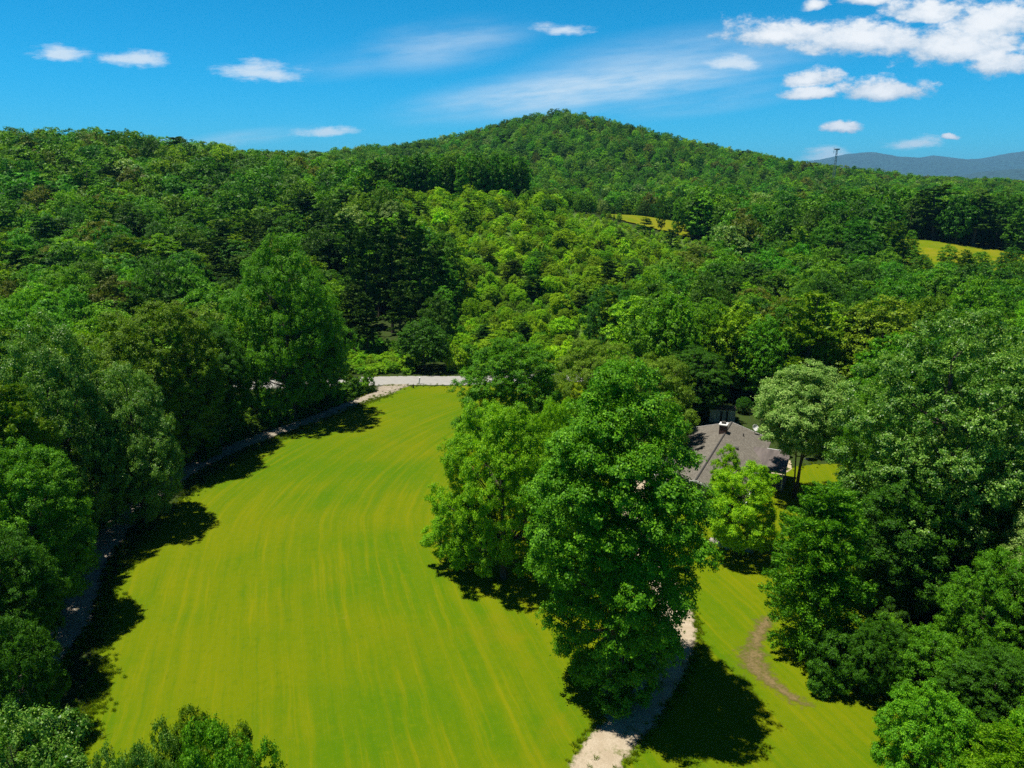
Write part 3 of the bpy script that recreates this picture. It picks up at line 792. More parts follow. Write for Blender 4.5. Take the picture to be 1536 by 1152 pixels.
hero(506, 128, 500, 34, 'bush', 'mid', 'slim leafy shrub at the corner of track and road', lod='mid', seed=1, name='shrub', cat='shrub')
for i, (px, D, top, w) in enumerate([(545, 158, 345, 55), (585, 168, 328, 62), (628, 160, 338, 58), (655, 172, 365, 50), (565, 180, 318, 55), (610, 183, 316, 60), (528, 172, 335, 50), (600, 150, 420, 60), (548, 146, 440, 50)]):
    hero(px, D, top, w, 'pine', 'pine', 'dark pine %s in the black clump across the road' % ['second from the near left corner', 'tall at the clump middle', 'on the sunny thicket side', 'furthest toward the thicket', 'tall behind on the left', 'topmost behind in the middle', 'at the far left', 'low in front', 'low at the front left'][i], lod='mid', seed=1 + i % 3, name='pine_tree', group='dark pines across the road')
hero(993, 292, 288, 18, 'poplar', 'dark', 'slender tall tree standing alone against the small hay meadow', lod='mid', seed=4)
hero(1018, 286, 296, 22, 'poplar', 'mid', 'tall narrow tree at the edge of the small hay meadow', lod='mid', seed=5)
hero(1366, 238, 345, 26, 'poplar', 'mid', 'single tree standing before the yellow hay meadow', lod='mid', seed=6)

# --- the woods: every other tree, sorted by how much of it shows
rng = np.random.default_rng(20)
house_c = (30, 82)


def jitter_grid(x0, x1, y0, y1, s):
    X, Y = np.meshgrid(np.arange(x0, x1, s), np.arange(y0, y1, s))
    X = X + (np.arange(X.shape[0]) % 2)[:, None] * s * 0.5
    return (X + rng.uniform(-0.38, 0.38, X.shape) * s).ravel(), (Y + rng.uniform(-0.38, 0.38, Y.shape) * s).ravel()


thicket_px = [(505, 283), (660, 283), (800, 300), (900, 322), (1000, 352), (1075, 372), (1090, 420), (1020, 452), (950, 475), (910, 520), (900, 562), (670, 562), (672, 470), (655, 400), (600, 330), (520, 312)]


def weedy_slope():
    X, Y = np.meshgrid(np.arange(-75, 120, 2.5), np.arange(134, 288, 2.5)); Z = height(X, Y) + 0.25
    i = np.arange(X.size).reshape(X.shape); F = np.stack([i[:-1, :-1], i[:-1, 1:], i[1:, 1:], i[1:, :-1]], -1).reshape(-1, 4)
    a, b, _ = project(X.ravel(), Y.ravel(), Z.ravel()); F = F[inside(thicket_px, a[F].mean(1), b[F].mean(1))]
    m = simple('weedy_ground', (0.075, 0.150, 0.006), 0.95, 0.5, 0.35)
    tag(link('slope', mesh_np('slope', np.stack([X, Y, Z], -1).reshape(-1, 3), F, [m], smooth=True)), 'weedy green slope under the young thicket', kind='structure')


weedy_slope()
pools = []
for y0, y1, s in ((16, 150, 6.2), (150, 300, 7.4), (300, 520, 8.4), (520, 880, 7.6)):
    w = y1 * 0.95 + 25
    pools.append(jitter_grid(-w, w, y0, y1, s))
gx = np.concatenate([p[0] for p in pools]); gy = np.concatenate([p[1] for p in pools])
gz = height(gx, gy)
ppx, ppy, pd = project(gx, gy, gz)
ok = (pd > 8) & (ppx > -330) & (ppx < 1870)
ok &= ~inside(lawn_poly, gx, gy)
ok &= line_dist(lawn_poly + lawn_poly[:1], gx, gy) > 3.2
ok &= (line_dist(road_line, gx, gy) > 7.0) & (line_dist(track_line, gx, gy) > np.where(gy < 112, 6.4, 5.0))
ok &= ~inside([(20, 60), (18, 106), (34, 110), (46, 100), (53, 86), (54, 66)], gx, gy)
ok &= ~(inside(meadow1, gx, gy) | inside(meadow2, gx, gy))
ok &= ~inside([(p[0], p[1]) for p in bank_poly], gx, gy)
ok &= ~((gy < 34) & (np.abs(gx) < 24)) & ~((gy > 128) & (gy < 137) & (gx > -42) & (gx < 0))
# keep the sight lines onto the two meadows open
sight2 = (ppx > 1335) & (ppx < 1600) & (gy < 236) & (gy > 192)
sight1 = (ppx > 885) & (ppx < 1030) & (gy < 300) & (gy > 215)
hx = np.array(heroes)
dmin = (np.hypot(gx[:, None] - hx[None, :, 0], gy[:, None] - hx[None, :, 1]) / (hx[None, :, 2] * 0.85 + 1.6)).min(1)
ok &= dmin > 1
thick = inside(thicket_px, ppx, ppy) & (gy > 132) & (gy < 285)
ok &= ~thick
gx, gy, gz, ppx, ppy, s1, s2 = (a[ok] for a in (gx, gy, gz, ppx, ppy, sight1, sight2))

trees = []   # dicts
for x, y, z, px, py, a1, a2 in zip(gx, gy, gz, ppx, ppy, s1, s2):
    r = rng.random(); far = y > 330
    H = rng.uniform(13.5, 19.5)
    if y < 130 and x < 0: H = rng.uniform(12.5, 18.5)
    if y < 82 and x < 0: H = rng.uniform(8.5, 13)
    if x < 0 and y < 118 and line_dist(track_line, x, y) < 13: H = rng.uniform(7, 10.5)
    if y < 75 and x > 0: H = rng.uniform(11, 17)
    if 278 < y < 312 and 470 < px < 790: H = rng.uniform(15.5, 18)
    if far: H = rng.uniform(10.5, 18.5)
    elif y > 130: H *= rng.uniform(0.82, 1.12)
    if 786 < px < 1000 and 284 < y < 400: H = rng.uniform(5, 8)
    if a1: H = rng.uniform(2.0, 3.6)
    if a2: H = rng.uniform(8, 10.5)
    if 320 < y < 420 and x < -60: H = rng.uniform(11, 19)
    Rr = H * (rng.uniform(0.26, 0.38) if y < 150 else rng.uniform(0.31, 0.46) if y < 480 else rng.uniform(0.28, 0.41))
    if 278 < y < 312 and 470 < px < 790: Rr = H * rng.uniform(0.24, 0.30)
    conif = r < (0.16 if (y < 260 and px < 560) else 0.08)
    if px < 540 and 150 < y < 245 and 300 < px and rng.random() < 0.5: conif = True
    q = rng.random()
    if conif: sp, leaf = ('pine', 'pine') if rng.random() < 0.6 else ('cedar', 'olive')
    else:
        sp = ('oak', 'spread', 'poplar', 'oak')[rng.integers(4)]
        if 278 < y < 312 and 470 < px < 790: sp = 'poplar'
        leaf = 'mid' if q < 0.46 else 'dark' if q < 0.68 else 'lime' if q < 0.84 else 'olive' if q < 0.92 else 'pale' if q < 0.96 else 'russet'
        if px > 1150 and 130 < y < 300 and q > 0.5: leaf = 'dark'
    trees.append(dict(x=x, y=y, z=z, H=H, R=Rr, sp=sp, leaf=leaf, kind='tree'))
tx, ty = jitter_grid(-75, 120, 134, 286, 2.65)
tz = height(tx, ty); qx, qy, _ = project(tx, ty, tz)
k = inside(thicket_px, qx, qy) & (np.array([np.hypot(hx[:, 0] - a, hx[:, 1] - b).min() for a, b in zip(tx, ty)]) > 3.0)
for x, y, z in zip(tx[k], ty[k], tz[k]):
    q = rng.random(); H = rng.uniform(2.0, 4.2) * (1.45 if rng.random() < 0.08 else 1)
    leaf = 'lime' if q < 0.18 else 'young' if q < 0.84 else 'mid' if q < 0.94 else 'olive' if q < 0.97 else 'dark'
    sp = ('bush', 'round', 'oak', 'broad', 'poplar', 'bush')[rng.integers(6)]
    H = float(np.clip(rng.lognormal(1.02, 0.38), 1.3, 6.5))
    if y > 262 and project(x, y, z)[0] > 850: H = min(H, 1.9)
    if rng.random() < 0.014: sp, leaf, H = 'pine', 'pine', rng.uniform(4, 7)
    trees.append(dict(x=x, y=y, z=z, H=H, R=H * rng.uniform(0.44, 0.60), sp=sp, leaf=leaf, kind='young'))
for D in (286, 291, 296):
    for px in np.arange(478, 786, 14.5):
        x, y = pix_uv(px + rng.uniform(-5, 5), 300)[0] * D, D + rng.uniform(-2, 2)
        H = rng.uniform(15.5, 18.5); trees.append(dict(x=x, y=y, z=h1(x, y), H=H, R=H * rng.uniform(0.17, 0.23), sp='poplar', leaf=('dark', 'dark', 'mid')[rng.integers(3)], kind='tree'))
for px in np.arange(528, 665, 9):
    for D in (141, 145, 149):
        x, y = pix_uv(px + rng.uniform(-4, 4), 300)[0] * D, D + rng.uniform(-1.5, 1.5)
        if not inside(bank_poly, x, y): trees.append(dict(x=x, y=y, z=h1(x, y), H=rng.uniform(2.2, 5.0), R=rng.uniform(1.5, 2.3), sp='bush', leaf=('dark', 'mid', 'mid')[rng.integers(3)], kind='shrub'))
bx, by = jitter_grid(-39, -18, 130, 149, 1.9)
k = inside(bank_poly, bx, by)
for x, y in zip(bx[k], by[k]):
    trees.append(dict(x=x, y=y, z=h1(x, y), H=rng.uniform(1.3, 2.3), R=rng.uniform(1.3, 1.9), sp='bush', leaf='bright' if rng.random() < 0.3 else 'lime', kind='bank'))
# low growth along the edge of the left woods and behind the house
for x, y in left_pts[1:]:
    pass
ex = []
for i in range(0, len(track_line) - 3, 2):
    (x0, y0), (x1, y1) = track_line[i], track_line[i + 1]
    L = math.hypot(x1 - x0, y1 - y0) + 1e-6; nx, ny = -(y1 - y0) / L, (x1 - x0) / L
    for off in (2.9, 4.6):
        ex.append((x0 + nx * (off + rng.uniform(-0.5, 0.8)), y0 + ny * (off + rng.uniform(-0.5, 0.8))))
for x, y in ex:
    if y < 119: trees.append(dict(x=x, y=y, z=max(h1(x, y), -0.06), H=rng.uniform(1.6, 4.0), R=rng.uniform(1.2, 2.2), sp='bush', leaf=('dark', 'mid', 'mid', 'olive')[rng.integers(4)], kind='shrub'))
for x, y in zip(rng.uniform(14, 62, 70), rng.uniform(98, 126, 70)):
    if line_dist(road_line, x, y) > 6 and not inside(lawn_poly, x, y) and np.hypot(x - 31, y - 101) > 7: trees.append(dict(x=x, y=y, z=max(h1(x, y), -0.06), H=rng.uniform(2, 6), R=rng.uniform(1.4, 2.4), sp='round', leaf=('dark', 'mid')[rng.integers(2)], kind='shrub'))
for x, y in zip(rng.uniform(38, 52, 26), rng.uniform(90, 101, 26)):
    if np.hypot(x - 35.5, y - 90) > 3.5: trees.append(dict(x=x, y=y, z=max(h1(x, y), -0.06), H=rng.uniform(1.5, 4.5), R=rng.uniform(1.2, 2.2), sp='bush', leaf=('dark', 'mid', 'mid')[rng.integers(3)], kind='shrub'))
for x, y in zip(rng.uniform(27, 44, 60), rng.uniform(26, 62, 60)):
    if not inside(lawn_poly, x, y): trees.append(dict(x=x, y=y, z=-0.05, H=rng.uniform(1.5, 4), R=rng.uniform(1.2, 2.0), sp='bush', leaf=('dark', 'mid', 'dark')[rng.integers(3)], kind='shrub'))

# visibility: ellipses painted front to back
BW, BH = 384, 288
order = []
for i, t in enumerate(trees): order.append((t['y'], i))
for h in screen: order.append((h[1], -1, h))
order.sort(key=lambda a: a[0])
buf = np.zeros((BH, BW), bool)
for o in order:
    if o[1] >= 0:
        t = trees[o[1]]; x, y, z, H, Rr = t['x'], t['y'], t['z'], t['H'], t['R']
    else: x, y, z, H, Rr = o[2][:5]
    cz = z + H * 0.58; a, b, d = project(x, y, cz)
    if d < 3:
        if o[1] >= 0: t['vis'] = 0
        continue
    rx, ry = Rr * FPX / d / 4, H * 0.45 * FPX / d / 4; a /= 4; b /= 4
    x0, x1, y0, y1 = int(max(0, a - rx)), int(min(BW, a + rx + 1)), int(max(0, b - ry)), int(min(BH, b + ry + 1))
    vis = 0
    if x1 > x0 and y1 > y0:
        YY, XX = np.mgrid[y0:y1, x0:x1]
        mk = ((XX + 0.5 - a) / max(rx, 0.6)) ** 2 + ((YY + 0.5 - b) / max(ry, 0.6)) ** 2 < 1
        sub = buf[y0:y1, x0:x1]; vis = int((mk & ~sub).sum()); sub |= mk
    if o[1] >= 0: t['vis'] = vis; t['px'], t['py'] = a * 4, b * 4


def zone(t):
    x, y, px = t['x'], t['y'], t['px']
    if y > 400 and 480 < px < 1330: return 'on the wooded hill'
    if y < 140 and x < -5: return 'in the left woods'
    if y < 75: return 'in the right woods'
    if px < 500: return 'on the left hillside'
    if 278 < y < 314 and px < 800: return 'in the crest row'
    if px < 800: return 'beyond the road'
    if y < 200: return 'behind the house'
    return 'on far right slopes'


def pick(kinds, n, minvis):
    c = [t for t in trees if t['kind'] in kinds and t.get('vis', 0) >= minvis]
    c.sort(key=lambda t: -t['vis']); return c[:n]


solo = pick(('tree',), 240, 3) + pick(('young',), 90, 3) + pick(('shrub',), 60, 4) + pick(('bank',), 40, 4)
CATS = {'tree': ('broadleaf_tree', 'tree'), 'young': ('young_tree', 'young tree'), 'shrub': ('shrub', 'shrub'), 'bank': ('bank_shrub', 'shrub')}
for t in solo:
    t['solo'] = True
    nm, cat = CATS[t['kind']]
    if t['sp'] == 'pine': nm = 'pine_tree'
    if t['sp'] == 'cedar': nm = 'evergreen_tree'
    lod = 'near' if t['y'] < 78 else 'mid' if t['y'] < 240 else 'far'
    where = {'young': 'in the sunny thicket', 'bank': 'on the road bank', 'shrub': zone(t)}.get(t['kind']) or zone(t)
    lab = '%s %s %s, %s percent across, %s percent down the photo' % (LOOK[t['leaf']], nm.replace('_', ' ').replace('broadleaf tree', 'tree'), where, say(t['px'] / 15.36), say(t['py'] / 11.52))
    grp = {'young': 'young trees of the sunny thicket', 'bank': 'shrubs on the road bank', 'shrub': 'shrubs at the woodland edge'}.get(t['kind'], 'trees ' + zone(t))
    sd_ = 1 + int(t['x'] * 13 + t['y'] * 7) % {'near': 2, 'mid': 3, 'far': 3}[lod]
    plant(nm, t['sp'], lod, sd_, t['leaf'], t['x'], t['y'], t['z'] - 0.1, t['H'], t['R'], rng.uniform(0, 6.28), lab, cat, grp)

# the rest of the woods, which reads as one mass
def joined(sp, lod, seed, leaf):
    cm, tm, h0, r0 = tree_mesh(sp, lod, seed, leaf)
    V, F, TV, TF, _, _ = _cache[(sp, lod, seed)]
    me = mesh_np('tree_form', np.concatenate([V, TV]), np.concatenate([F, TF + len(V)]), [LEAF[leaf], BARK], [0] * len(F) + [1] * len(TF))
    return me, h0, r0


def mass(name, items, label):
    col = bpy.data.collections.new(name + '_forms'); forms = {}
    pos, scl, rot, idx = [], [], [], []
    for t in items:
        lod = 'near' if t['y'] < 60 else 'mid' if t['y'] < 200 else 'far'
        s_ = 1 + int(t['x'] * 13 + t['y'] * 7) % {'near': 2, 'mid': 3, 'far': 3}[lod]
        key = (t['sp'], lod, s_, t['leaf'])
        if key not in forms:
            me, h0, r0 = joined(*key); o = bpy.data.objects.new('tree_form_%03d' % len(forms), me); col.objects.link(o); forms[key] = (len(forms), h0, r0)
        i, h0, r0 = forms[key]
        pos.append((t['x'], t['y'], t['z'] - 0.1)); idx.append(i); scl.append((t['R'] / r0, t['R'] / r0, t['H'] / h0)); rot.append((rng.normal() * 0.04, rng.normal() * 0.04, rng.uniform(0, 6.28)))
    return scatter(name, label, col, pos, scl, rot, idx)


def scatter(name, label, col, pos, scl, rot, idx):
    me = bpy.data.meshes.new(name); me.vertices.add(len(pos)); me.vertices.foreach_set('co', np.array(pos, np.float32).ravel())
    for nm, dat, typ in (('scl', scl, 'FLOAT_VECTOR'), ('rot', rot, 'FLOAT_VECTOR')):
        a = me.attributes.new(nm, typ, 'POINT'); a.data.foreach_set('vector', np.array(dat, np.float32).ravel())
    a = me.attributes.new('idx', 'INT', 'POINT'); a.data.foreach_set('value', np.array(idx, np.int32))
    o = link(name, me); tag(o, label, kind='stuff')
    ng = bpy.data.node_groups.new(name, 'GeometryNodeTree')
    ng.interface.new_socket('Geometry', in_out='INPUT', socket_type='NodeSocketGeometry'); ng.interface.new_socket('Geometry', in_out='OUTPUT', socket_type='NodeSocketGeometry')
    gi, go = ng.nodes.new('NodeGroupInput'), ng.nodes.new('NodeGroupOutput')
    ip = ng.nodes.new('GeometryNodeInstanceOnPoints'); ci = ng.nodes.new('GeometryNodeCollectionInfo')
    ci.inputs['Collection'].default_value = col; ci.inputs['Separate Children'].default_value = True; ci.inputs['Reset Children'].default_value = True
    def attr(nm, dt):
        n = ng.nodes.new('GeometryNodeInputNamedAttribute'); n.data_type = dt; n.inputs['Name'].default_value = nm
        return n.outputs[0]
    ng.links.new(gi.outputs[0], ip.inputs['Points']); ng.links.new(ci.outputs[0], ip.inputs['Instance']); ip.inputs['Pick Instance'].default_value = True
    ng.links.new(attr('idx', 'INT'), ip.inputs['Instance Index']); ng.links.new(attr('scl', 'FLOAT_VECTOR'), ip.inputs['Scale'])
    e2r = ng.nodes.new('FunctionNodeEulerToRotation'); ng.links.new(attr('rot', 'FLOAT_VECTOR'), e2r.inputs[0]); ng.links.new(e2r.outputs[0], ip.inputs['Rotation'])
    ng.links.new(ip.outputs[0], go.inputs[0])
    md = o.modifiers.new('scatter', 'NODES'); md.node_group = ng
    return len(pos)


def tufts():
    m = leaf_mat('grass_blades', (0.110, 0.200, 0.001), (0.260, 0.300, 0.004), hue_var=0.02, val_var=0.4)
    col = bpy.data.collections.new('grass_forms')
    for k in range(3):
        n = 34; th = rng.uniform(0, 6.28, n); r = rng.uniform(0, 0.16, n); b = np.stack([r * np.cos(th), r * np.sin(th), np.zeros(n)], -1)
        up_ = np.stack([rng.normal(size=n) * 0.10, rng.normal(size=n) * 0.10, rng.uniform(0.06, 0.20, n)], -1); sd_ = np.stack([np.cos(th + 1.3), np.sin(th + 1.3), np.zeros(n)], -1) * 0.018
        V = np.stack([b - sd_, b + sd_, b + up_ + sd_ * 0.2, b + up_ - sd_ * 0.2], 1).reshape(-1, 3)
        col.objects.link(bpy.data.objects.new('grass_form_%d' % k, mesh_np('grass_form', V, np.arange(4 * n).reshape(-1, 4), [m])))
    P = []
    def along(line, off, n, sp):
        for _ in range(n):
            i = rng.integers(len(line) - 1); (x0, y0), (x1, y1) = line[i], line[i + 1]; t = rng.random(); L = math.hypot(x1 - x0, y1 - y0) + 1e-6
            o = off * rng.choice((-1, 1)) + rng.normal() * sp
            P.append((x0 + (x1 - x0) * t - (y1 - y0) / L * o, y0 + (y1 - y0) * t + (x1 - x0) / L * o))
    along(drive_line, 1.6, 900, 0.2); along(track_line[:-14], 1.9, 1100, 0.3); along(drive_line, 0.0, 40, 0.3)
    along(lawn_poly + lawn_poly[:1], 0.2, 2600, 0.6); along(road_line, 3.2, 700, 0.25)
    for hx_, hy_, hr in heroes:
        for _ in range(14):
            a_ = rng.uniform(0, 6.28); d_ = rng.uniform(0.3, 1.3); P.append((hx_ + d_ * math.cos(a_), hy_ + d_ * math.sin(a_)))
    P = [(x, y, max(h1(x, y), 0.0)) for x, y in P if y < 131]
    n = len(P); sc_ = rng.uniform(0.6, 1.5, n)
    scatter('grass', 'tufts of longer grass along the track, driveway and lawn edges', col, P, [(a_, a_, a_) for a_ in sc_], [(0, 0, q) for q in rng.uniform(0, 6.28, n)], rng.integers(0, 3, n))


rest = [t for t in trees if not t.get('solo')]
n1 = mass('woods', [t for t in rest if t['kind'] in ('tree',)], 'unbroken woods covering the hills')
n2 = mass('thicket', [t for t in rest if t['kind'] == 'young'], 'sunny thicket of young growth on the slope')
n3 = mass('undergrowth', [t for t in rest if t['kind'] in ('shrub', 'bank')], 'low undergrowth along the woodland edge')
tufts()
print('trees', len(trees), 'solo', len(solo), 'woods', n1, 'thicket', n2, 'undergrowth', n3)

# ------------------------------------------------------------------ far mountains, radio mast
def mountains(name, prof, depth, m, label, seed):
    rg = np.random.default_rng(seed)
    P = [tri(*q) for q in prof]; xs0 = np.array([p[0] for p in P]); zs0 = np.array([p[2] for p in P]); D = P[0][1]
    xs = np.linspace(xs0[0], xs0[-1], 260); ts = np.linspace(-1, 1, 41)
    X, T = np.meshgrid(xs, ts); Zr = np.interp(X, xs0, zs0)
    ph = rg.uniform(0, 6.28, 8)
    spur = np.zeros_like(X)
    for k in range(8):
        f = 2 * np.pi / (4200 / (1.55 ** k)); spur += np.sin(X * f + ph[k] + T * (1.2 + k)) * 0.16 / (1.25 ** k)
    Z = (Zr + 12) * (np.cos(T * np.pi / 2) ** 1.3) * (1 + spur * np.abs(T) * 1.3) - 12
    Z += rg.normal(size=X.shape) * 2.0 * (1 - np.abs(T))
    i = np.arange(X.size).reshape(X.shape)
    F = np.stack([i[:-1, :-1], i[:-1, 1:], i[1:, 1:], i[1:, :-1]], -1).reshape(-1, 4)
    tag(link(name, mesh_np(name, np.stack([X, D + T * depth, Z], -1).reshape(-1, 3), F, [m], smooth=True)), label, kind='structure')


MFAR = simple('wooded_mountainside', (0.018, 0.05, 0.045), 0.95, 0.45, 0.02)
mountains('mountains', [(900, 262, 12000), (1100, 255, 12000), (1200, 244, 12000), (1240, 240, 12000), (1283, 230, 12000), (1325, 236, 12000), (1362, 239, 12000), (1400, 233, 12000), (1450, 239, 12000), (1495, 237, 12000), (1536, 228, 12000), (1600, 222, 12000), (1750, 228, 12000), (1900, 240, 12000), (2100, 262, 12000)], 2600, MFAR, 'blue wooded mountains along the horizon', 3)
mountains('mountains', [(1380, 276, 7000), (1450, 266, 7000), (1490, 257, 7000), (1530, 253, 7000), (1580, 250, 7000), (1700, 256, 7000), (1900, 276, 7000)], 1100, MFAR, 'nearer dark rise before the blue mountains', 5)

MSTEEL = simple('galvanised_steel', (0.20, 0.22, 0.24), 0.5, 0.15, 3, metal=0.5)


def radio_mast():
    x, y, _ = tri(1252, 256, 620); z = h1(x, y); zt = tri(1252, 224, 620)[2]
    e = link('radio_mast', None, None, (x, y, z)); H = zt - z
    tag(e, 'slim grey lattice radio mast rising above the far ridge', 'radio mast')
    legs = [(math.cos(a), math.sin(a)) for a in (0.5, 2.6, 4.7)]
    w = lambda t: 1.5 * (1 - t) + 0.55 * t
    for c, s_ in legs:
        b = MB(); b.bar((c * w(0), s_ * w(0), -0.5), (c * w(1), s_ * w(1), H), 0.20, 0.16); b.build('leg', MSTEEL, e)
    b = MB(); n = 14
    for k in range(n):
        t0, t1 = k / n, (k + 1) / n
        for i in range(3):
            (c0, s0), (c1, s1) = legs[i], legs[(i + 1) % 3]
            b.bar((c0 * w(t0), s0 * w(t0), H * t0), (c1 * w(t1), s1 * w(t1), H * t1), 0.09, n=4)
            b.bar((c0 * w(t1), s0 * w(t1), H * t1), (c1 * w(t1), s1 * w(t1), H * t1), 0.08, n=4)
    b.build('lattice_bracing', MSTEEL, e)
    b = MB(); b.lathe([(0.1, H - 0.6), (2.0, H - 0.5), (2.0, H + 0.5), (0.1, H + 0.6)], 14); b.build('antenna_platform', MSTEEL, e)
    b = MB(); b.bar((-2.6, 0, H - 3.2), (-2.6, 0, H + 1.6), 0.14); b.bar((-2.6, 0, H - 2), (0, 0, H - 2), 0.08); b.build('whip_antenna', MSTEEL, e)


radio_mast()

# ------------------------------------------------------------------ the house and what stands round it
def shingles():
    m, g, bs, out = mat('grey_shingles')
    tc = g.new('ShaderNodeTexCoord'); p = tc.outputs['Object']; x, y, z = g.sep(p)
    br = g.new('ShaderNodeTexBrick'); g.put(br.inputs['Vector'], g.xyz(y, g.math('MULTIPLY', x, 1.07), 0.0))
    br.inputs['Scale'].default_value = 1.0; br.inputs['Brick Width'].default_value = 0.34; br.inputs['Row Height'].default_value = 0.16
    br.inputs['Mortar Size'].default_value = 0.012; br.inputs['Bias'].default_value = 0.0
    br.inputs['Color1'].default_value = (0.138, 0.124, 0.100, 1); br.inputs['Color2'].default_value = (0.202, 0.185, 0.152, 1); br.inputs['Mortar'].default_value = (0.06, 0.055, 0.05, 1)
    c = g.mix(g.math('MULTIPLY', g.ss(g.noise(p, 0.5, 5, 0.65), 0.4, 0.7), 0.5), br.outputs[0], (0.120, 0.108, 0.086, 1))
    c = g.mix(g.math('MULTIPLY', g.ss(g.noise(g.vmath('MULTIPLY', p, (0.3, 3, 1)), 0.8, 4, 0.6), 0.5, 0.8), 0.35), c, (0.235, 0.212, 0.168, 1))
    g.put(bs.inputs['Base Color'], c); bs.inputs['Roughness'].default_value = 0.95; bs.inputs['Specular IOR Level'].default_value = 0.15
    return m


MSHINGLE = shingles()
MPORCH = simple('brown_metal_roof', (0.115, 0.095, 0.085), 0.6, 0.35, 1.2, stretch=(1, 0.15, 1))
MSIDING = simple('grey_green_siding', (0.24, 0.27, 0.25), 0.8, 0.12, 2, stretch=(1, 1, 9))
MTRIM = simple('white_trim', (0.70, 0.70, 0.68), 0.6, 0.08, 3)
MGLASS = simple('window_glass', (0.02, 0.025, 0.03), 0.08, 0.2, 1)
MBRICK = simple('dark_brick', (0.085, 0.050, 0.042), 0.9, 0.4, 8, bump=0.4)
MDARK = simple('dark_ridge_cap', (0.055, 0.052, 0.048), 0.95, 0.3, 4)
MGREEN = simple('green_fascia', (0.10, 0.20, 0.14), 0.6, 0.15, 3)
MWOOD = simple('weathered_wood', (0.22, 0.18, 0.14), 0.85, 0.3, 5, stretch=(1, 1, 0.2))
MWHITE = simple('white_canvas', (0.78, 0.78, 0.75), 0.7, 0.06, 3)
MSHED = simple('painted_shed_boards', (0.42, 0.44, 0.47), 0.75, 0.3, 3, stretch=(6, 6, 0.3))
MSHEDROOF = simple('rusty_shed_roof', (0.10, 0.08, 0.065), 0.7, 0.35, 2)

HX, HY, HROT = 24.6, 92.0, math.atan2(-0.447, 0.894)
HW, HD, EV, RG = 10.5, 21.5, 2.75, 4.35


def hpt(lx, ly):
    return HX + lx * math.cos(HROT) - ly * math.sin(HROT), HY + lx * math.sin(HROT) + ly * math.cos(HROT)


def slab(b, a, bb, c, d, t):
    """A thin plate with the top corners a, b, c, d."""
    lo = [(p[0], p[1], p[2] - t) for p in (a, bb, c, d)]
    b.add([a, bb, c, d] + lo, [(0, 1, 2, 3), (7, 6, 5, 4), (0, 4, 5, 1), (1, 5, 6, 2), (2, 6, 7, 3), (3, 7, 4, 0)])


